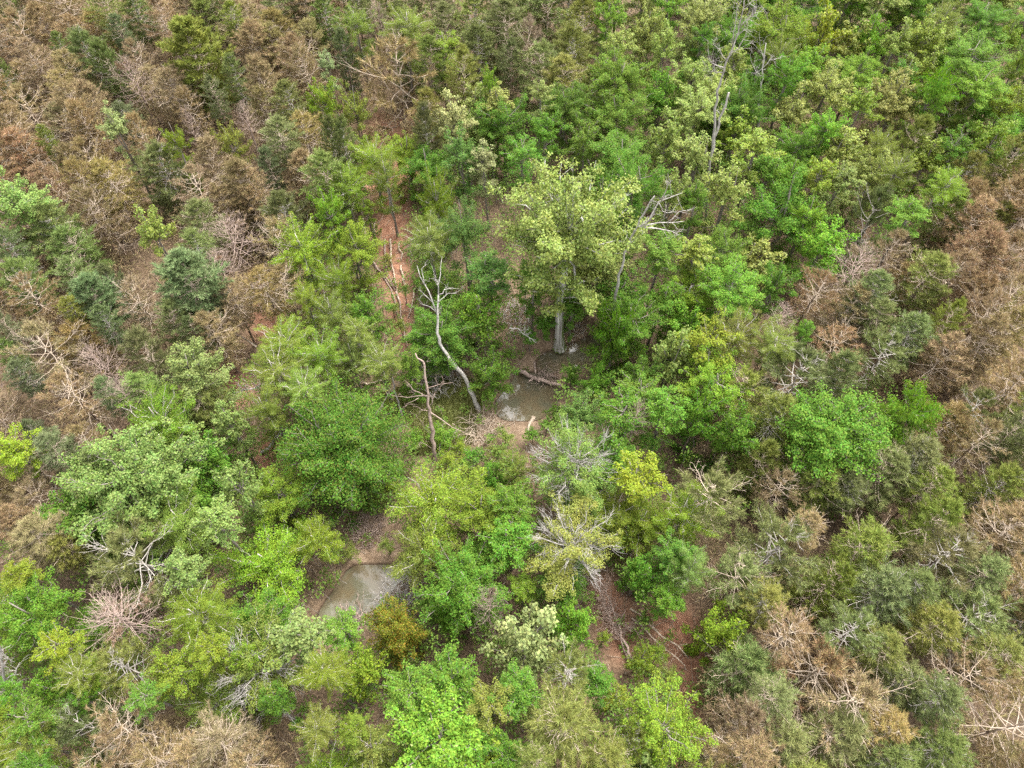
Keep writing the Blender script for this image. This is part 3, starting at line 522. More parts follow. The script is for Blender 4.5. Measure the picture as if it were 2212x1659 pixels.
# centre
for a in [('11', 150, 330, 280, 300, 'L', 'g'), ('11', 250, 650, 280, 240, 'fine', 'og'), ('11', 430, 690, 210, 270, 'L', 'mg'), ('11', 60, 660, 240, 330, 'fine', 'pg'), ('11', 90, 480, 240, 200, 'fine', 'og')]: H(*a, top=7)
H('11', 880, 340, 370, 480, 'L', 'bgn', 'bright green tree right of the leaning white dead tree', 'bright green tree by the dead tree', top=9); H('11', 985, 740, 320, 470, 'leaf_clear', 'g', 'green tree overhanging the left side of the creek pool', 'green tree left of the pool', top=6)
H('11', 510, 500, 170, 220, 'leaf_clear', 'g', top=2.8); H('11', 640, 180, 300, 270, 'leaf_clear', 'mg', top=3.5); H('11', 960, 80, 320, 300, 'L', 'bl', top=10); H('11', 1250, 130, 270, 280, 'L', 'g', top=9)
H('11', 1780, 520, 330, 540, 'feather', 'bgn', 'feathery bright green tree with drooping leaves, right of the sycamore trunk', 'feathery bright green tree', top=9)
for a in [('11', 1320, 420, 170, 170, 'leaf_clear', 'g', 3.5), ('11', 1510, 270, 220, 240, 'L', 'g', 7), ('11', 1790, 210, 340, 280, 'L', 'g', 6), ('11', 2080, 220, 280, 300, 'L', 'dg', 9), ('11', 1910, 850, 320, 260, 'L', 'mg', 8), ('11', 1660, 830, 220, 260, 'leaf_clear', 'g', 5), ('11', 1560, 1030, 320, 280, 'leaf_clear', 'bl', 6), ('11', 1850, 1020, 380, 360, 'L', 'g', 9), ('11', 1490, 760, 140, 200, 'leaf_clear', 'g', 3.5),
          ('11', 1400, 1010, 150, 180, 'shrub', 'g', 2.2), ('11', 2110, 980, 330, 340, 'L', 'g', 11), ('11', 1950, 740, 220, 260, 'L', 'dg', 7), ('11', 960, 1400, 200, 330, 'L', 'g', 6), ('11', 1130, 1570, 300, 240, 'L', 'g', 8), ('11', 650, 1160, 220, 170, 'shrub', 'bgn', 2.2), ('11', 770, 1240, 130, 130, 'shrub', 'yg', 1.8), ('11', 560, 90, 200, 200, 'leaf_clear', 'g', 3)]: H(*a[:7], top=a[7])
for a in [(700, 1330, 220, 'yg'), (850, 1290, 170, 'g'), (1010, 1260, 150, 'og'), (470, 1180, 150, 'g'), (800, 1410, 240, 'og'), (1240, 1140, 120, 'g'), (1330, 1080, 110, 'g'), (1090, 640, 120, 'g'), (1220, 520, 130, 'g'), (300, 960, 120, 'og'), (380, 430, 120, 'og'), (1060, 1160, 120, 'og'), (240, 1560, 150, 'og'), (330, 1500, 130, 'yg'), (300, 20, 120, 'og'), (400, 200, 100, 'g'), (330, 330, 110, 'og')]: H('11', a[0], a[1], a[2], a[2]*.9, 'shrub', a[3])
H('11', 2130, 640, 340, 620, 'A', 'pg', 'tall pale green tree right of the feathery bright green tree', 'tall pale tree right of the pool', top=13)
H('11', 1500, 1330, 560, 560, 'sparse', 'pg', 'half-bare pale green tree with grey branches below the pool', 'half-bare pale tree', top=12); H('11', 1950, 1400, 360, 330, 'L', 'yy', 'bright yellow-green tree right of the half-bare pale tree', 'bright yellow tree')
H('11', 1120, 1370, 280, 430, 'fine', 'og', 'olive fine-leaved bush just below the muddy creek bed', 'olive bush below the creek', top=5.5); H('11', 620, 1560, 620, 420, 'fine_clear', 'yg', 'broad olive fine-leaved tree above the lower creek pool', 'broad olive tree', top=7.5)
H('11', 1900, 1060, 170, 280, 'bare_pine', 'pk', top=11)
# middle right
for a in [('12', 330, 190, 430, 360, 'L', 'bgn'), ('12', 600, 150, 260, 300, 'L', 'g'), ('12', 1100, 80, 370, 290, 'bare_pine', 'pk'), ('12', 860, 200, 300, 260, 'brown_open', 'br'), ('12', 1210, 230, 290, 250, 'pine', 'gg'), ('12', 340, 480, 350, 340, 'fine', 'og'), ('12', 600, 530, 300, 200, 'fine', 'og'), ('12', 820, 450, 140, 180, 'L', 'g'), ('12', 640, 400, 200, 200, 'bare_pine', 'gg'),
          ('12', 1000, 560, 300, 280, 'brown_open', 'br'), ('12', 1310, 610, 330, 300, 'pine_open', 'gg'), ('12', 1500, 500, 280, 260, 'pine', 'gg'), ('12', 1710, 430, 230, 290, 'pine', 'yp'), ('12', 1600, 110, 330, 200, 'pine', 'ol'), ('12', 1280, 370, 230, 200, 'pine', 'gg'), ('12', 1970, 950, 260, 280, 'pine_open', 'gg'), ('12', 1300, 1370, 430, 380, 'pine', 'gg'), ('12', 860, 1460, 340, 290, 'pine', 'ol'),
          ('12', 500, 1330, 260, 330, 'pine', 'ol'), ('12', 1560, 1290, 300, 280, 'pine', 'gg'), ('12', 1610, 1470, 290, 290, 'pine', 'yp'), ('12', 620, 1510, 290, 280, 'brown_open', 'br2'), ('12', 1930, 1190, 280, 300, 'brown_open', 'br3'), ('12', 2130, 480, 280, 300, 'brown', 'yb'), ('12', 1100, 1490, 260, 250, 'pine', 'gg'), ('12', 2120, 1150, 220, 260, 'pine', 'gg')]: H(*a)
H('12', 720, 820, 540, 430, 'pine_open', 'gg', 'grey-green pine with long white branches radiating from a red-brown top', 'pine with long white branches'); H('12', 390, 830, 330, 290, 'pine_open', 'ol'); H('12', 180, 1520, 460, 420, 'pine_open', 'gg', 'grey-green pine with star-shaped pale branches below the green creekside trees', 'star-branched pine')
H('12', 980, 1120, 660, 480, 'dome', 'g', 'rounded glossy green tree standing alone among pines on the right', 'rounded glossy green tree', top=13.5); H('12', 1480, 980, 380, 400, 'feather', 'bgn', 'feathery yellow-green tree right of the rounded glossy green tree', 'feathery yellow-green tree')
H('12', 360, 1090, 330, 420, 'L', 'g', 'green tree with yellow tips left of the rounded glossy tree', top=11.5); H('12', 110, 1020, 280, 440, 'L', 'g', top=11)
# lower left
H('20', 880, 270, 560, 340, 'pine_open', 'gg', 'grey-green pine with white limbs in front of the very large pale tree', 'white-limbed pine', top=12)
H('20', 190, 620, 540, 560, 'L', 'bgn', 'large bright green tree at the left edge, low in the picture', 'large bright green tree at the left edge'); H('20', 780, 690, 480, 420, 'bare_pine', 'pk', 'dead pine with spreading pinkish limbs below the white-limbed pine', 'dead pinkish pine', top=13)
for a in [('20', 100, 380, 260, 230, 'L', 'yg'), ('20', 370, 830, 290, 250, 'L', 'yy'), ('20', 260, 1130, 290, 380, 'L', 'bgn'), ('20', 180, 1340, 330, 200, 'L', 'g'), ('20', 490, 1200, 200, 240, 'L', 'g'), ('20', 740, 990, 430, 360, 'pine_open', 'ol'), ('20', 440, 1050, 280, 260, 'fine', 'og'), ('20', 610, 1020, 260, 260, 'fine', 'yg'), ('20', 1110, 1040, 340, 280, 'L', 'yg'),
          ('20', 910, 1140, 260, 230, 'L', 'mg'), ('20', 1940, 770, 400, 350, 'A', 'pg'), ('20', 2090, 1060, 340, 340, 'fine', 'yg'), ('20', 1750, 1260, 240, 330, 'L', 'g'), ('20', 1970, 1420, 300, 300, 'fine', 'og'), ('20', 150, 1490, 340, 220, 'fine', 'og'), ('20', 230, 1610, 220, 200, 'L', 'g'), ('20', 800, 1410, 430, 380, 'brown_open', 'br3'), ('20', 1030, 1570, 400, 300, 'brown_open', 'br'), ('20', 1450, 1450, 420, 350, 'brown', 'br3'),
          ('20', 1580, 1610, 400, 280, 'brown_open', 'br'), ('20', 1240, 1620, 360, 280, 'brown', 'br'), ('20', 240, 140, 340, 260, 'brown', 'br3'), ('20', 40, 90, 260, 240, 'brown', 'br'), ('20', 400, 200, 240, 200, 'pine', 'ol'), ('20', 1560, 900, 220, 250, 'L', 'yg'), ('20', 1180, 330, 300, 300, 'A', 'pg'), ('20', 1420, 60, 300, 260, 'A', 'pg'), ('20', 40, 1180, 220, 240, 'L', 'g'), ('20', 1340, 880, 260, 260, 'L', 'yg')]: H(*a)
H('20', 2060, 150, 360, 330, 'fine_clear', 'yg', top=6)
H('20', 1300, 630, 450, 390, 'fine', 'yg', 'rounded yellow-green fine-leaved tree right of the dead pinkish pine', 'rounded yellow-green tree'); H('20', 1720, 330, 620, 540, 'fine_clear', 'yg', 'broad olive-yellow fine-leaved tree left of the lower creek pool', 'broad olive-yellow tree', top=6.5)
H('20', 600, 1430, 400, 440, 'pine_open', 'gg', 'grey-green pine with a pale forked trunk near the lower left corner', 'pale-forked pine'); H('20', 1640, 1010, 620, 420, 'sparse', 'og', 'half-bare tree with white twigs left of the orange-tinted tree', 'white-twigged tree', top=11)
# lower middle
H('21', 560, 260, 480, 480, 'fine_clear', 'og', 'olive willow-like tree right of the lower creek pool', 'willow-like tree', top=6.5); H('21', 350, 770, 380, 440, 'flush', 'yg', 'green tree with orange-tinted new leaves just below the lower creek pool', 'orange-tinted tree', top=8)
for a in [(40, 250, 160, 'og'), (290, 190, 120, 'og'), (270, 660, 140, 'g'), (2060, 900, 170, 'yg'), (1960, 700, 120, 'g'), (2120, 1050, 150, 'og'), (1700, 820, 110, 'yg'), (1990, 1180, 150, 'yg')]: H('21', a[0], a[1], a[2], a[2]*.9, 'shrub', a[3])
H('21', 720, 660, 200, 360, 'feather', 'g', 'narrow feathery green tree right of the orange-tinted tree', top=7); H('21', 950, 640, 300, 480, 'bare_pine', 'pk', 'bare pinkish pine left of the cream-leaved tree', 'bare pinkish pine', top=9); H('21', 1200, 860, 500, 640, 'A', 'cr', 'cream-leaved tree with pale crown in the lower middle', 'cream-leaved tree', top=12)
H('21', 1520, 660, 320, 380, 'L', 'bgn', 'bright green tree between the cream-leaved tree and fallen pine', 'bright green tree by the fallen pine', top=8); H('21', 730, 1070, 430, 420, 'L', 'g', 'fresh green tree left of the cream-leaved tree', 'fresh green tree'); H('21', 580, 1500, 600, 400, 'blossom', 'bgn', 'bright green tree with scattered cream leaves at the bottom edge', 'cream-flecked green tree')
H('21', 1450, 1370, 500, 440, 'pine', 'ol', 'large fuzzy olive pine at the bottom edge right of the cream-flecked tree', 'fuzzy olive pine', top=12); H('21', 1470, 170, 560, 440, 'sparse', 'py', 'leafy tree thick with bare grey branches above the fallen pine', 'grey-branched tree', top=10)
for a in [('21', 1400, 430, 320, 240, 'L', 'g', 6), ('21', 1180, 500, 210, 210, 'L', 'yg', 6), ('21', 1930, 380, 300, 400, 'L', 'g', 8), ('21', 2120, 240, 260, 260, 'L', 'g', 8), ('21', 2120, 530, 240, 240, 'L', 'g', 6), ('21', 450, 1120, 360, 320, 'L', 'g', 10), ('21', 120, 1000, 360, 400, 'L', 'yg', 10), ('21', 1630, 1070, 290, 240, 'L', 'dg', 6), ('21', 1940, 960, 220, 380, 'L', 'yg', 5), ('21', 1480, 1020, 330, 330, 'pine_open', 'ol', 9),
          ('21', 980, 1320, 320, 240, 'L', 'og', 11), ('21', 1130, 1190, 320, 240, 'L', 'g', 11), ('21', 900, 1500, 260, 260, 'L', 'g', 10), ('21', 1090, 1560, 280, 240, 'L', 'dg', 9), ('21', 200, 1480, 320, 300, 'L', 'og', 9), ('21', 1100, 130, 380, 330, 'L', 'g', 8), ('21', 860, 250, 190, 190, 'L', 'g', 5), ('21', 1850, 1500, 240, 280, 'pine_open', 'ol', 9), ('21', 60, 1350, 220, 220, 'L', 'yg', 9), ('21', 1780, 1180, 220, 180, 'L', 'yg', 4), ('21', 610, 560, 200, 220, 'L', 'dg', 5), ('21', 30, 780, 260, 240, 'L', 'mg', 8), ('21', 1300, 1620, 260, 200, 'pine', 'ol', 11), ('21', 1700, 1600, 300, 220, 'pine', 'ol', 10)]: H(*a[:7], top=a[7])
# lower right
H('22', 590, 220, 540, 400, 'pine_open', 'gg', 'grey-green pine with long pink-white limbs right of the grey-branched tree', 'pink-limbed pine'); H('22', 840, 1060, 660, 480, 'brown_open', 'br', 'brown pine with long tan limbs spread like a star, lower right', 'star-limbed brown pine'); H('22', 1110, 1240, 560, 400, 'brown_open', 'br3', 'tan-brown pine with curved limbs right of the star-limbed brown pine', 'curved-limbed brown pine')
H('22', 2120, 1370, 680, 540, 'brown_open', 'br', 'big brown pine with thick pale limbs in the lower right corner', 'big brown corner pine'); H('22', 250, 760, 380, 480, 'L', 'yg', 'yellow-green leafy tree beside the red clay strip, lower right', 'leafy tree by the clay strip', top=9)
for a in [('22', 380, 410, 360, 300, 'pine_open', 'gg'), ('22', 920, 460, 380, 420, 'pine', 'yp'), ('22', 1200, 210, 380, 370, 'pine', 'yp'), ('22', 1310, 520, 420, 340, 'pine', 'gg'), ('22', 1720, 260, 420, 370, 'pine_open', 'gg'), ('22', 1960, 380, 330, 320, 'pine', 'gg'), ('22', 1900, 700, 500, 380, 'pine_open', 'gg'), ('22', 1010, 1430, 430, 380, 'pine', 'gg'), ('22', 610, 1210, 340, 290, 'pine', 'gg'), ('22', 1700, 1190, 300, 290, 'pine', 'gg'),
          ('22', 400, 1400, 400, 430, 'brown', 'br'), ('22', 1450, 1080, 320, 290, 'pine', 'gg'), ('22', 1800, 1050, 420, 380, 'brown_open', 'br'), ('22', 2080, 1060, 340, 320, 'brown_open', 'yb'), ('22', 1360, 1370, 320, 300, 'brown', 'yb'), ('22', 1620, 700, 340, 320, 'pine', 'ol'), ('22', 1100, 760, 360, 320, 'pine_open', 'gg'), ('22', 700, 780, 340, 320, 'brown_open', 'br3'), ('22', 1300, 860, 320, 300, 'pine', 'ol'), ('22', 1700, 1550, 380, 320, 'pine', 'gp'), ('22', 1350, 1590, 360, 300, 'pine', 'gg'),
          ('22', 650, 1530, 360, 300, 'pine', 'gg'), ('22', 150, 1560, 340, 300, 'brown', 'br'), ('22', 60, 380, 280, 320, 'fine', 'pg'), ('22', 1530, 470, 280, 280, 'pine', 'gg'), ('22', 2080, 900, 320, 280, 'pine', 'ol'), ('22', 820, 130, 260, 240, 'brown', 'br'), ('22', 560, 560, 300, 280, 'pine', 'ol')]: H(*a)

# ------------------------------------------------------------------ the rest of the stand, filled between those
OPEN = POOLS + SAND + MUD + GRASS + CLAY[:1] + CLAY[3:4] + CLAY[8:9] + [[(1395, 1330), (1480, 1315), (1515, 1420), (1485, 1480), (1425, 1450)]]
ZONES = [
 ([(230, 1540), (640, 1540), (640, 1800), (150, 1800)], [('brown', 'br', .6), ('brown_open', 'br3', .4)]),
 ([(-200, -200), (740, -200), (760, 100), (960, 160), (930, 260), (760, 330), (700, 420), (640, 520), (600, 640), (520, 780), (470, 850), (300, 900), (230, 960), (130, 1080), (100, 1140), (-200, 1160)], [('brown', 'br', .44), ('brown', 'br3', .16), ('brown', 'br2', .1), ('brown_open', 'br3', .11), ('brown', 'yb', .05), ('pine', 'gg', .06), ('pine', 'gp', .04), ('bare_pine', 'pk', .02)]),
 ([(740, -200), (1290, -200), (1280, 230), (1000, 200), (960, 160), (760, 100)], [('pine', 'gg', .5), ('pine', 'ol', .4), ('L', 'yg', .1)]),
 ([(1290, -200), (2400, -200), (2400, 330), (2140, 350), (1900, 400), (1850, 440), (1790, 520), (1690, 600), (1520, 620), (1000, 560), (930, 400), (960, 200), (1280, 230)], [('A', 'py', .33), ('A', 'yg', .17), ('L', 'g', .25), ('L', 'dg', .1), ('L', 'bgn', .15)]),
 ([(2400, 330), (2140, 350), (1950, 440), (1900, 560), (1720, 620), (1740, 700), (1850, 740), (1950, 800), (2060, 900), (2090, 1000), (2100, 1200), (2400, 1250)], [('brown', 'br', .35), ('brown', 'br2', .15), ('brown_open', 'br3', .14), ('brown', 'yb', .14), ('pine', 'ol', .14), ('pine', 'gg', .08)]),
 ([(1590, 1350), (2400, 1350), (2400, 1900), (1480, 1900)], [('brown', 'br', .25), ('brown_open', 'br3', .2), ('pine', 'gg', .35), ('pine', 'ol', .2)]),
 ([(1500, 630), (1720, 620), (1740, 700), (1850, 740), (1950, 800), (2060, 900), (2100, 1200), (2400, 1250), (2400, 1350), (1560, 1350), (1470, 1150), (1560, 1000), (1560, 760)], [('pine', 'gg', .4), ('pine', 'ol', .25), ('pine_open', 'gg', .12), ('brown', 'br', .13), ('pine', 'yp', .1)]),
 ([(-200, -200), (2500, -200), (2500, 1900), (-200, 1900)], [('L', 'yg', .25), ('L', 'g', .3), ('fine', 'og', .2), ('fine', 'yg', .15), ('A', 'pg', .1)])]
frng = np.random.default_rng(99)
OPENB = [(min(a for a, b in P) , max(a for a, b in P), min(b for a, b in P), max(b for a, b in P)) for P in OPEN]
def blocks_open(x, y, wpx, hpx):
    for P in OPEN:
        for (dx, dy) in ((0, 0), (-.4, 0), (.4, 0), (0, -.45), (0, .45), (-.3, -.3), (.3, -.3), (.3, .3), (-.3, .3)):
            if inpoly(x + dx*wpx, y + dy*hpx, P): return True
    return False
nfill = 0; row = 0; yy_ = 1.0
while yy_ < 99:
    sp_ = 2.4; xlim = 34 + .32*yy_
    for xx_ in np.arange(-xlim, xlim, sp_):
        bx = xx_ + (row % 2)*sp_/2 + frng.uniform(-.75, .75); by = yy_ + frng.uniform(-.75, .75)
        top = frng.uniform(6.2, 9.2); W = frng.uniform(3.3, 4.5); Hc = frng.uniform(3.3, 4.6)
        x, y, dp = proj((bx, by, top - Hc/2)); wpx = W*F/dp; hpx = wpx*1.1
        if x < -60 or x > IMW + 60 or y < -55 or y > IMH + 60: continue
        mixv = next(mx for P, mx in ZONES if inpoly(x, y, P))
        r = frng.random(); acc = 0
        for kind, color, pb in mixv:
            acc += pb
            if r < acc: break
        leafy = kind not in PINES
        if leafy: W *= 1.2
        else: pass
        bad = False; kf = .28 if not leafy else .24
        for (hx, hy, hw, hh, hX, hY) in HAND:
            if ((x - hx)/(kf*hw + .26*wpx))**2 + ((y - hy)/(kf*hh + .26*hpx))**2 < 1 or (bx - hX)**2 + (by - hY)**2 < 1.0: bad = True; break
        if bad: continue
        if blocks_open(x, y, wpx, hpx):
            continue
        if kind in ('L', 'A'): kind = auto(kind, W)
        tree(kind, (bx, by, 0.0), top, W, Hc, color, frng); nfill += 1
        HAND.append((x, y, wpx*.3, hpx*.3, bx, by))
    yy_ += sp_*.87; row += 1
print('hand+fill trees', len(TREES), 'fill', nfill)

# ------------------------------------------------------------------ undergrowth: thickets of saplings and brush between the trunks
urng = np.random.default_rng(321)
gl, bl_, gst, bst = MB(), MB(), MB(), MB()
def zone_brown(x, y): return any(inpoly(x, y, ZONES[k][0]) for k in (0, 1, 4, 5))
cg, cb = [], []
for _ in range(12400):
    y0 = urng.uniform(1, 96); x0 = urng.uniform(-1, 1)*(33 + .36*y0); hh = urng.uniform(.2, 1)**1.3*4.6
    x, y, dp = proj((x0, y0, .3)); x2, y2, _ = proj((x0, y0, hh + .5))
    if not (-60 < x < IMW + 60 and -60 < y < IMH + 80): continue
    lowok = hh < 1.3 and urng.random() < .55
    if lowok and any(inpoly(x + a, y2 + b, P) for P in POOLS for a, b in ((0, 0), (-24, 0), (24, 0), (0, -16), (0, -30))): continue
    if any(inpoly(x, y, P) or inpoly(x2, y2, P) or inpoly((x + x2)/2, (y + y2)/2, P) for P in (POOLS if lowok else OPEN)): continue
    (cb if zone_brown(x2, y2) or (x2 > 1500 and y2 > 640 and urng.random() < .7) or (740 < x2 < 1290 and y2 < 230) else cg).append((x0, y0, ground_z(x0, y0), hh))
cg = np.array(cg); cb = np.array(cb)
for arr, mb in ((cg, gst), (cb, bst)):
    for a in arr:
        if a[3] < 1.6: continue
        e = np.array([a[0], a[1], a[2] + a[3]]); b0 = np.array([a[0] + urng.normal()*.3, a[1] + urng.normal()*.3, a[2] - .05]); tube(mb, np.array([b0, (b0 + e)/2 + urng.normal(size=3)*.06, e]), [.022, .016, .008], 3)
idx = np.repeat(np.arange(len(cg)), 40)
o = unit(urng.normal(size=(len(idx), 3)))*urng.random((len(idx), 1))**.5; rad = (.38 + .09*cg[idx, 3])[:, None]
P = cg[idx, :3] + [0, 0, 0]; P[:, 2] += cg[idx, 3]; P += o*rad*[1, 1, 1.1]; P[:, 2] = np.maximum(P[:, 2], cg[idx, 2] + .05)
leaves(gl, P, np.array([0, 0, .8]) + urng.normal(size=P.shape)*.5, .14, .1, urng, tri=True)
ug = obj('undergrowth', gl.mesh('undergrowth', 'leaf', False), kind='stuff', label='low green saplings and undergrowth filling the gaps beneath the leafy trees', category='undergrowth'); ug.color = (.115, .185, .034, 1)
idx = np.repeat(np.arange(len(cb)), 54); rad = (.35 + .1*cb[idx, 3])[:, None]
o = unit(urng.normal(size=(len(idx), 3)))*urng.random((len(idx), 1))**.6
P = cb[idx, :3] + [0, 0, 0]; P[:, 2] += cb[idx, 3]; P += o*rad; P[:, 2] = np.maximum(P[:, 2], cb[idx, 2] + .05)
blades(bl_, P, o + urng.normal(size=P.shape)*.7 + [0, 0, .25], urng.uniform(.22, .42, (len(idx), 1)), .045, urng)
ub = obj('undergrowth', bl_.mesh('brushwood', 'needle_brown', False), kind='stuff', label='tangle of brown needled saplings and brushwood beneath the pines', category='undergrowth'); ub.color = (.225, .170, .094, 1)
obj('stems', gst.mesh('stems', 'twig_grey'), ug, kind='stuff'); obj('stems', bst.mesh('stems', 'twig_tan'), ub, kind='stuff')

# ------------------------------------------------------------------ standing dead trees
def twigs_on(mb, pts, n, ln, rng, up=.3, r=.012, fork=2):
    pts = np.asarray(pts); k = len(pts) - 1
    for _ in range(n):
        v = rng.uniform(.25, 1)*k; i = min(int(v), k - 1); q = pts[i] + (pts[i+1] - pts[i])*(v - i); d = unit(pts[i+1] - pts[i])
        dd = unit(d*.6 + rng.normal(size=3)*.7 + [0, 0, up]); L_ = ln*rng.uniform(.4, 1.2); e = q + dd*L_
        c = curve(q, e, rng, 4, .06, .07); tube(mb, c, [r, r*.8, r*.6, r*.35], 3)
        for _ in range(fork):
            j = rng.integers(1, 3); e2 = c[j] + unit(dd + rng.normal(size=3)*.6)*L_*.45; tube(mb, np.array([c[j], (c[j] + e2)/2 + rng.normal(size=3)*.03, e2]), [r*.55, r*.45, r*.25], 3)
def snag(label, mat, tile, base, trunk, rad, limbs, k=.5, twn=6, twl=1.0, seed=1, side='centre', bpx=None):
    rng = np.random.default_rng(seed)
    bx = T(tile, *base); b = at(*bx, 0.0); b[2] = ground_z(b[0], b[1])
    root = obj('dead_tree', None, label=label, category='dead tree', group='bare standing dead trees'); root.location = b
    P3 = lambda pts, kk: np.array([lean_at(*T(tile, *p), b, kk) for p in pts]) - b
    tp = P3(trunk, k); tp = np.concatenate([[[0, 0, -.3]], tp]) if bpx is None else tp
    u_ = np.linspace(0, len(tp) - 1, len(tp)*3); tp = np.stack([np.interp(u_, np.arange(len(tp)), tp[:, i]) for i in range(3)], 1); tp[1:-1] += rng.normal(size=(len(tp) - 2, 3))*.05
    m = MB(); tube(m, tp, np.linspace(rad[0], rad[1], len(tp))*rng.uniform(.88, 1.1, len(tp)), 9); obj('trunk', m.mesh('trunk', mat), root)
    tw = MB(); twigs_on(tw, tp[len(tp)//2:], twn, twl, rng)
    for pts, r in limbs:
        lp = P3(pts, k); off = rng.uniform(-.5, .5); lp[:, 1] += off*np.linspace(0, 1, len(lp))*np.linalg.norm(lp[-1] - lp[0])*.5
        if len(lp) < 4: u = np.linspace(0, len(lp) - 1, 5); lp = np.stack([np.interp(u, np.arange(len(lp)), lp[:, i]) for i in range(3)], 1); lp[1:-1] += rng.normal(size=(3, 3))*.06
        m = MB(); tube(m, lp, np.linspace(r, r*.22, len(lp))*.85, 6); obj('limb', m.mesh('limb', mat), root); twigs_on(tw, lp, twn, twl, rng)
    obj('twigs', tw.mesh('twigs', mat), root, kind='stuff'); return root
snag('tall white dead tree leaning left over the grassy clearing beside the pool', 'dead_white', '11', (900, 1010), [(850, 900), (790, 770), (710, 670), (645, 590), (622, 480), (622, 380), (630, 250)], (.19, .06),
     [([(622, 380), (565, 230), (510, 140), (490, 70)], .07), ([(630, 250), (640, 140), (650, 40)], .06), ([(630, 250), (670, 215), (760, 208)], .05), ([(612, 360), (560, 330), (505, 322)], .045), ([(625, 300), (700, 265), (745, 262)], .045), ([(590, 300), (540, 250), (505, 232)], .04), ([(540, 180), (525, 120), (550, 60)], .04), ([(630, 190), (612, 110)], .035)], .55, 4, .7, 11)
snag('pale dead trunk with crooked side limbs standing in the clearing left of the pool', 'dead_pink', '11', (605, 1345), [(600, 1250), (585, 1120), (575, 1020), (560, 930), (545, 800), (530, 700), (480, 630)], (.17, .04),
     [([(562, 905), (500, 920), (430, 945), (315, 945)], .06), ([(572, 1010), (640, 1040), (720, 1085), (800, 1105), (835, 1050)], .06), ([(540, 905), (470, 880), (410, 825)], .045), ([(555, 855), (640, 825), (725, 815)], .045), ([(575, 1005), (520, 1000), (480, 980)], .04), ([(585, 965), (605, 890)], .05), ([(720, 1085), (745, 1130), (735, 1180)], .03), ([(500, 920), (430, 960), (400, 990)], .03), ([(592, 1180), (540, 1130), (490, 1080)], .035), ([(598, 1250), (540, 1210), (500, 1200)], .03)], .5, 5, .8, 12)
snag('thin grey dead sapling beside the dark green dome tree', 'dead_grey', '11', (390, 1030), [(355, 920), (335, 830), (315, 740)], (.08, .03), [([(350, 885), (290, 830), (262, 780)], .03), ([(340, 850), (370, 790), (365, 740)], .025)], .5, 6, .6, 13)
snag('white dead tree with forked limbs among the green trees right of the sycamore', 'dead_white', '01', (1740, 2240), [(1775, 1950), (1800, 1800), (1840, 1640), (1885, 1520), (1950, 1400), (2030, 1270)], (.12, .04),
     [([(1895, 1500), (1990, 1440), (2060, 1320), (2130, 1300), (2215, 1275)], .08), ([(1930, 1475), (2050, 1440), (2220, 1430)], .07), ([(1960, 1475), (2100, 1500), (2190, 1545)], .06), ([(2060, 1320), (2090, 1380), (2150, 1405)], .04), ([(1990, 1440), (2025, 1360), (2030, 1300)], .04), ([(2110, 1440), (2180, 1380), (2260, 1370)], .04), ([(2070, 1310), (2100, 1210), (2140, 1130)], .05), ([(1890, 1515), (1940, 1450), (1985, 1425)], .04)], 0.0, 6, .9, 14)
snag('tall slender grey dead tree near the top edge in the leafy wood', 'dead_grey', '02', (150, 1500), [(185, 1000), (205, 800), (225, 590), (265, 450), (310, 330), (370, 180), (400, -20)], (.12, .03),
     [([(270, 440), (200, 420), (160, 370)], .05), ([(300, 350), (360, 320), (410, 240), (425, 160)], .05), ([(320, 310), (330, 200), (345, 90), (350, 0)], .05), ([(370, 180), (420, 110), (470, 60)], .04), ([(285, 390), (230, 330), (200, 300)], .04), ([(260, 470), (200, 470), (190, 440)], .035), ([(340, 250), (400, 200), (430, 120)], .035), ([(390, 60), (430, 30), (440, -20)], .03)], 0.0, 12, 1.2, 15)
snag('broken bare grey pole below the tall slender dead tree', 'dead_grey', '02', (110, 1500), [(170, 1100), (215, 890), (250, 740), (300, 600)], (.11, .07), [([(240, 740), (212, 705)], .04), ([(255, 720), (285, 690)], .03)], .15, 2, .5, 16)
snag('small bushy dead tree right of the tall slender dead tree', 'dead_white', '02', (480, 1100), [(495, 750), (500, 600), (515, 480), (540, 280)], (.12, .04), [([(510, 510), (470, 450), (440, 380)], .04), ([(520, 440), (570, 390), (620, 390)], .04), ([(515, 490), (480, 490), (450, 460)], .03), ([(530, 400), (505, 320), (500, 260)], .03)], .15, 8, .9, 17)
snag('white dead limbs forking at the left edge above the lower corner', 'dead_white', '20', (40, 1330), [(20, 1200), (30, 1090), (10, 960), (-10, 860)], (.13, .05), [([(30, 1090), (80, 1060), (110, 1030)], .05), ([(25, 1100), (60, 1140), (100, 1130)], .04), ([(15, 1020), (50, 960), (60, 920)], .04), ([(20, 1150), (40, 1220), (10, 1290)], .04), ([(10, 1060), (-40, 1020), (-60, 960)], .04)], .2, 8, .8, 18)
snag('dead white treetop poking out of the green trees above the glossy tree', 'dead_white', '12', (60, 620), [(40, 400), (10, 310), (40, 240), (60, 190)], (.1, .04), [([(10, 330), (80, 340), (150, 350)], .05), ([(15, 300), (-10, 250), (-20, 200)], .04), ([(80, 340), (180, 345), (240, 360)], .03)], .2, 3, .6, 19)

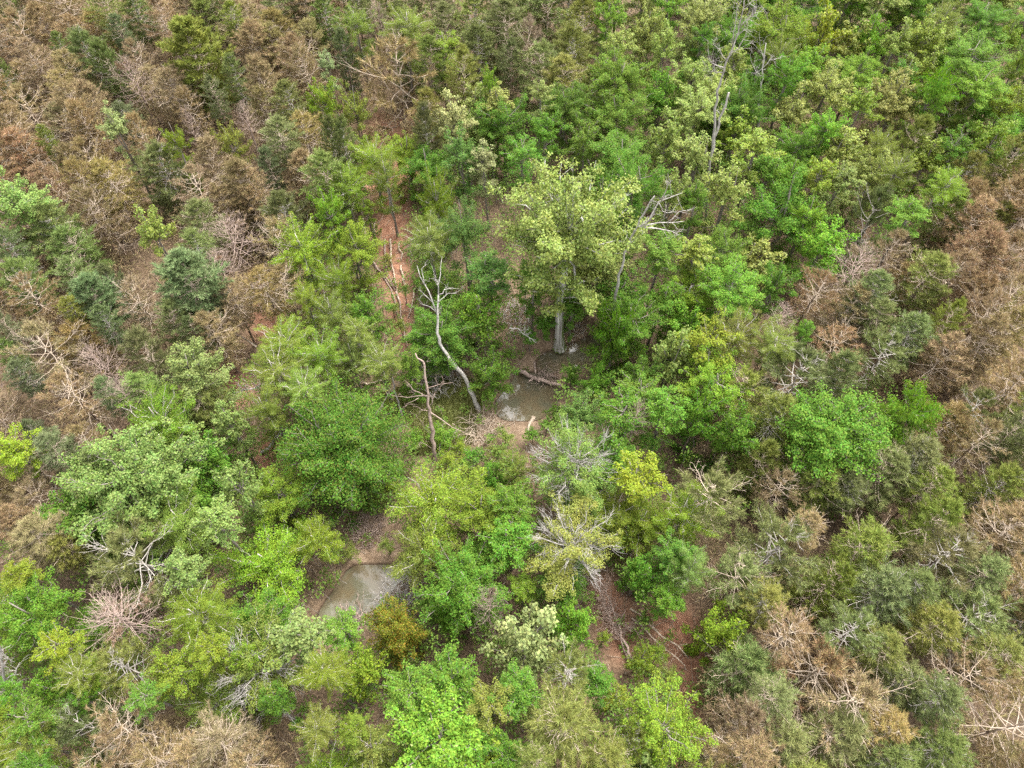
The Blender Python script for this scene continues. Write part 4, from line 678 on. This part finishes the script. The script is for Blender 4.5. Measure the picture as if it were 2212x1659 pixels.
# ------------------------------------------------------------------ fallen trunks, poles and brush
LOGR = np.random.default_rng(77)
def fallen(name, label, cat, mat, tile, pts, r0, r1, h=.12, stubs=(), twn=0, twl=1.0, group=None, h2=None, twr=.02):
    hs_ = np.linspace(h, h if h2 is None else h2, len(pts)); W3 = []
    for p, hh in zip(pts, hs_):
        q = at(*T(tile, *p), hh); q[2] = max(ground_z(q[0], q[1]), WZ) + hh; W3.append(q)
    W3 = np.array(W3); b = W3[0].copy(); b[2] = max(ground_z(b[0], b[1]), WZ)
    root = obj(name, None, label=label, category=cat)
    if group: root['group'] = group
    root.location = b; P = W3 - b
    u = np.linspace(0, len(P) - 1, max(6, len(P)*2)); P = np.stack([np.interp(u, np.arange(len(P)), P[:, i]) for i in range(3)], 1); P[1:-1] += LOGR.normal(size=(len(P) - 2, 3))*min(.09, r0*.9)
    m = MB(); tube(m, P, np.linspace(r0, r1, len(P)), 8); obj('trunk', m.mesh('trunk', mat), root)
    for sp in stubs:
        q = np.array([at(*T(tile, *p), h) for p in sp]); q[:, 2] = np.maximum(q[:, 2], WZ) + np.linspace(.05, .35, len(q)); q -= b
        m = MB(); tube(m, q, np.linspace(r0*.5, r0*.25, len(q)), 6); obj('stub', m.mesh('stub', mat), root)
    if twn:
        m = MB(); twigs_on(m, P[len(P)//5:], twn, twl, LOGR, .35, twr, 3); obj('branches', m.mesh('branches', mat), root)
    return root
fallen('fallen_log', 'barkless log lying across the creek at the head of the pool', 'log', 'dead_pink', '11', [(1145, 725), (1240, 765), (1340, 800), (1440, 835)], .19, .12, .3, stubs=[[(1250, 690), (1258, 775)], [(1240, 800), (1215, 828)], [(1275, 790), (1280, 830)], [(1360, 815), (1372, 850)]])
fallen('fallen_log', 'short pale log stuck in the muddy creek bed below the pool', 'log', 'twig_tan', '11', [(1250, 1020), (1225, 1080), (1210, 1135)], .16, .09, .12)
fallen('fallen_log', 'grey log lying beside the large dark green dome tree', 'log', 'dead_grey', '10', [(1690, 1275), (1780, 1200), (1870, 1120)], .13, .08, .3)
fallen('fallen_log', 'short weathered log left of the pale dead trunk in the clearing', 'log', 'twig_tan', '11', [(140, 822), (230, 812), (320, 798)], .12, .08, .2)
fallen('fallen_log', 'thin straight log lying behind the pale dead trunk', 'log', 'twig_tan', '11', [(440, 782), (560, 772), (700, 758)], .09, .06, .25)
fallen('fallen_log', 'thin bright stick lying below the clearing brush', 'log', 'dead_white', '11', [(720, 1240), (760, 1245), (815, 1262)], .05, .03, .3)
fallen('fallen_log', 'curved dark root limb on the bank above the dome tree corner', 'log', 'dead_grey', '11', [(250, 1395), (320, 1420), (350, 1390), (320, 1335)], .1, .05, .4)
POLES = [('01', [(95, 1250), (150, 1440), (172, 1659)], 'leftmost long pole lying beside the red clay track'), ('01', [(215, 1430), (195, 1659)], 'pale pole lying on the upper left of the red clay track'), ('01', [(315, 1540), (330, 1740), (362, 1890)], 'thick pale pole lying along the middle of the red clay track'),
         ('01', [(280, 1540), (290, 1720), (345, 1880)], 'slim pole beside the thick pale pole on the clay'), ('01', [(375, 1560), (388, 1680)], 'short pole at the right side of the red clay patch'), ('11', [(355, 230), (395, 420), (432, 590)], 'long thin pole at the lower end of the clay track'),
         ('11', [(500, 180), (460, 290), (432, 385)], 'pale pole leaning beside the lower clay track'), ('11', [(180, 0), (260, 120), (350, 220)], 'pole lying slantwise on the clay track'), ('11', [(385, 60), (400, 150), (420, 200)], 'short pole right of the clay track by the green sapling'), ('11', [(240, 80), (330, 260), (380, 420)], 'thin crooked pole under the other clay track poles')]
for i_, (tl, pts, lb) in enumerate(POLES): fallen('fallen_pole', lb, 'log', ['twig_tan', 'dead_pink'][i_ % 2], tl, pts, .085, .04, .18 + .04*(i_ % 3), twn=8, twl=.7, group='fallen poles along the red clay track', twr=.012)
fallen('fallen_pine', 'fallen dead pine with a comb of pinkish branches beside the clay strip', 'fallen tree', 'dead_pink', '21', [(1895, 985), (1840, 850), (1780, 700), (1690, 470)],   .11, .04, .5, twn=80, twl=1.7, h2=1.4, twr=.016)
fallen('fallen_pine', 'second fallen dead pine lying just left of the first, below the grey-branched tree', 'fallen tree', 'dead_pink', '21', [(1860, 950), (1800, 800), (1730, 640), (1640, 430)],   .09, .03, .4, twn=70, twl=1.5, h2=1.2, twr=.015)
fallen('fallen_pole', 'upper long pole lying across the lower right clay strip', 'log', 'twig_tan', '21', [(1870, 630), (2040, 760), (2250, 950)], .08, .04, .5, twn=10, twl=.8, group='poles across the clay strip')
fallen('fallen_pole', 'lower long pole lying across the lower right clay strip', 'log', 'twig_tan', '21', [(1880, 690), (2050, 830), (2230, 1000)], .07, .035, .4, twn=10, twl=.8, group='poles across the clay strip')
fallen('fallen_limb', 'tan bare limb lying over brown brush near the upper clay bank', 'fallen branch', 'twig_tan', '10', [(1660, 585), (1540, 510), (1395, 450)], .09, .03, 2.2, twn=26, twl=1.0)
fallen('fallen_limb', 'grey bare limb arching over the gap left of the broad leafy thicket', 'fallen branch', 'dead_grey', '10', [(1830, 838), (1690, 850), (1510, 890)], .08, .03, 2.0, twn=26, twl=1.1)
fallen('fallen_pole', 'straight tan pole rising from the gap below the broad olive-yellow tree', 'log', 'twig_tan', '20', [(1605, 690), (1625, 580), (1660, 490)], .09, .05, .2, h2=2.5)
fallen('fallen_limb', 'twiggy dead limb reaching out of the green tree by the pool', 'fallen branch', 'dead_white', '11', [(1090, 470), (1160, 465), (1240, 520)], .05, .02, 5.0, twn=12, twl=.6)
def brush(label, mat, tile, cx, cy, wv, hv, n, ht, seed):
    rng = np.random.default_rng(seed); c = at(*T(tile, cx, cy), .2); _, _, dp = proj(c); rx = wv/6*dp/F; ry = hv/6*dp/F/.85
    m = MB(); z0 = max(ground_z(c[0], c[1]), WZ)
    for _ in range(n):
        a = rng.uniform(0, 2*pi); r = sqrt(rng.random()); q = np.array([cos(a)*r*rx, sin(a)*r*ry, rng.uniform(0, ht*.5)]); d = unit(np.array([rng.normal(), rng.normal(), rng.uniform(-.1, .7)*ht])); L_ = rng.uniform(.5, 1.5)
        k = curve(q, q + d*L_, rng, 5, .12, .07); k[:, 2] = np.maximum(k[:, 2], .02); tube(m, k, np.linspace(1, .35, 5)*rng.uniform(.012, .03), 4)
    o = obj('brush_pile', m.mesh('brush_pile', mat), label=label, category='brush pile', group='heaps of dead twigs by the creek'); o.location = (c[0], c[1], z0); return o
brush('tall heap of grey arching twigs behind the leaning white dead tree', 'dead_grey', '11', 650, 720, 260, 460, 240, 1.6, 1)
brush('driftwood heap on the mud left of the pool outlet', 'twig_tan', '11', 930, 1110, 220, 200, 130, .5, 2)
brush('jam of sticks piled behind the log at the pool head', 'dead_pink', '11', 1330, 765, 200, 90, 60, .4, 3)
brush('heap of pale roots and twigs on the sandy bank above the lower pool', 'dead_pink', '21', 170, 110, 230, 200, 130, .8, 4)
brush('grey twigs overhanging the right bank of the lower pool', 'dead_grey', '21', 380, 520, 260, 180, 150, 1.0, 5)
brush('brown twigs on the near bank of the lower pool', 'dead_pink', '21', 80, 680, 180, 130, 90, .8, 6)
brush('twigs and roots around the foot of the sycamore', 'twig_grey', '11', 1480, 460, 220, 110, 50, .6, 7)
brush('dead twigs on the bare ground left of the sycamore trunk', 'twig_grey', '11', 1130, 400, 180, 260, 100, 1.0, 8)
brush('dark brushwood in the gap above the leaning dead tree', 'dead_grey', '01', 560, 1620, 260, 140, 120, .8, 9)
brush('tangle of dead sticks at the red clay gap near the bottom edge', 'dead_pink', '21', 1800, 1290, 180, 200, 90, .6, 10)
# sticks and needles strewn over the bare clay, sand and clearing
tw_ = MB(); trng = np.random.default_rng(8); nst = 0
for _ in range(26000):
    y0 = trng.uniform(1, 96); x0 = trng.uniform(-1, 1)*(33 + .36*y0); i_ = int((y0 - GY0)/GS); j_ = int((x0 - GX0)/GS)
    if not (0 <= j_ < nx) or m_pool[i_, j_] > .2: continue
    if max(m_clay[i_, j_], m_sand[i_, j_]*.6, m_mud[i_, j_], .25) < trng.random(): continue
    z0 = ground_z(x0, y0) + .03; a = trng.uniform(0, pi); L_ = trng.uniform(.3, 1.5); q = np.array([x0, y0, z0]); e = q + [cos(a)*L_, sin(a)*L_, trng.uniform(-.02, .25)]
    tube(tw_, np.array([q, (q + e)/2 + trng.normal(size=3)*.04, e]), np.array([1, .8, .4])*trng.uniform(.008, .022), 3); nst += 1
obj('fallen_twigs', tw_.mesh('fallen_twigs', 'twig_tan'), kind='stuff', label='dead sticks strewn over the forest floor and clay', category='twigs')
# grass of the clearing
gm = MB(); ii, jj = np.nonzero(m_grass > .3); sel = trng.integers(0, len(ii), 24000); Pg = np.stack([gx[jj[sel]] + trng.uniform(-.2, .2, 24000), gy[ii[sel]] + trng.uniform(-.2, .2, 24000), ZZ[ii[sel], jj[sel]] - .01], 1)
blades(gm, Pg, trng.normal(size=Pg.shape)*.55 + [0, 0, .8], trng.uniform(.1, .35, (24000, 1)), .035, trng)
gr = obj('grass', gm.mesh('grass', 'leaf', False), kind='stuff', label='short yellowish grass in the clearing left of the pool', category='grass'); gr.color = (.17, .18, .05, 1)

# ------------------------------------------------------------------ labels
GROUPS = {'brown': 'brown dying pines', 'brown_open': 'brown dying pines', 'pine': 'living pines', 'pine_open': 'living pines', 'pine_dense': 'living pines', 'bare_pine': 'bare twiggy pines', 'shrub': 'low shrubs'}
LMS = [(t['x'], t['y'], t['lm']) for t in TREES if t['lm']]
used = {t['label'] for t in TREES if t['label']}
ONES = 'zero one two three four five six seven eight nine ten eleven twelve thirteen fourteen fifteen sixteen seventeen eighteen nineteen'.split(); TENS = 'x x twenty thirty forty fifty sixty seventy eighty ninety'.split()
def nw_(v):
    v = int(min(99, max(0, round(v)))); return ONES[v] if v < 20 else TENS[v//10] + ('-' + ONES[v % 10] if v % 10 else '')
COLW = ['one', 'two', 'three', 'four', 'five', 'six', 'seven', 'eight', 'nine']
def where(x, y):
    fx, fy = x/IMW, y/IMH
    a = 'at the left edge' if fx < .05 else 'at the right edge' if fx > .95 else COLW[min(8, max(0, int(round(fx*10)) - 1))] + ' tenths across'
    b = 'by the top edge' if fy < .05 else 'by the bottom edge' if fy > .95 else COLW[min(8, max(0, int(round(fy*10)) - 1))] + ' tenths down'
    return a, b
def direction(dx, dy):
    a = math.degrees(math.atan2(-dy, dx)) % 360
    return ['right of', 'above and right of', 'above', 'above and left of', 'left of', 'below and left of', 'below', 'below and right of'][int(((a + 22.5) % 360)//45)]
avgw = np.median([t['w'] for t in TREES])
for t in TREES:
    if not t['label']:
        col = WORD[t['color']]; kw = KWORD.get(t['kind'], 'leafy tree')
        if t['kind'] == 'bare_pine': col = 'greyish' if t['color'] == 'gg' else 'pinkish'
        size = 'small ' if t['w'] < avgw*.72 and 'small' not in kw else ('large ' if t['w'] > avgw*1.45 else '')
        look = f'{size}{col} {kw}'; cands = []
        for (lx, ly, lm) in sorted(LMS, key=lambda q: (q[0] - t['x'])**2 + (q[1] - t['y'])**2)[:2]:
            d = math.hypot(lx - t['x'], ly - t['y'])
            if d < 330: cands.append(f"{look} {'just ' if d < 130 else ''}{direction(t['x'] - lx, t['y'] - ly)} the {lm}")
        a, b = where(t['x'], t['y']); cands.append(f'{look} {a}, {b}')
        cands.append(f'{look} {a}, {b}, partly hidden'); short = f'{col} {kw.split(" with")[0]}'
        fx, fy = t['x']/IMW*100, t['y']/IMH*100
        if fy < 3 or fy > 97 or fx < 1.5 or fx > 98.5:
            ed = 'top' if fy < 3 else 'bottom' if fy > 97 else 'left' if fx < 50 else 'right'; ax = ('across', fx) if ed in ('top', 'bottom') else ('down', fy)
            cands = [f'{look} cut by the {ed} edge, {nw_(ax[1])} percent {ax[0]}', f'{short} cut by the {ed} edge at {nw_(ax[1])} percent {ax[0]}', f'{short} crown cut off by the {ed} edge, {nw_(ax[1])} percent {ax[0]}']
        else:
            cands += [f'{short} at {nw_(fx)} percent across and {nw_(fy)} percent down the picture', f'{short} whose crown is {nw_(fx)} percent across, {nw_(fy)} percent down']
        cands = [c for c in cands if len(c.split()) <= 16 and 'hidden' not in c]
        t['label'] = next((c for c in cands if c not in used), cands[-1]); used.add(t['label'])
    t['root']['label'] = t['label']; t['root']['category'] = 'shrub' if t['kind'] == 'shrub' else ('pine tree' if t['kind'] in PINES else 'tree'); t['root']['group'] = GROUPS.get(t['kind'], 'leafy broadleaf trees')
print('triangles', sum(len(m.loops) - 2*len(m.polygons) for m in bpy.data.meshes))
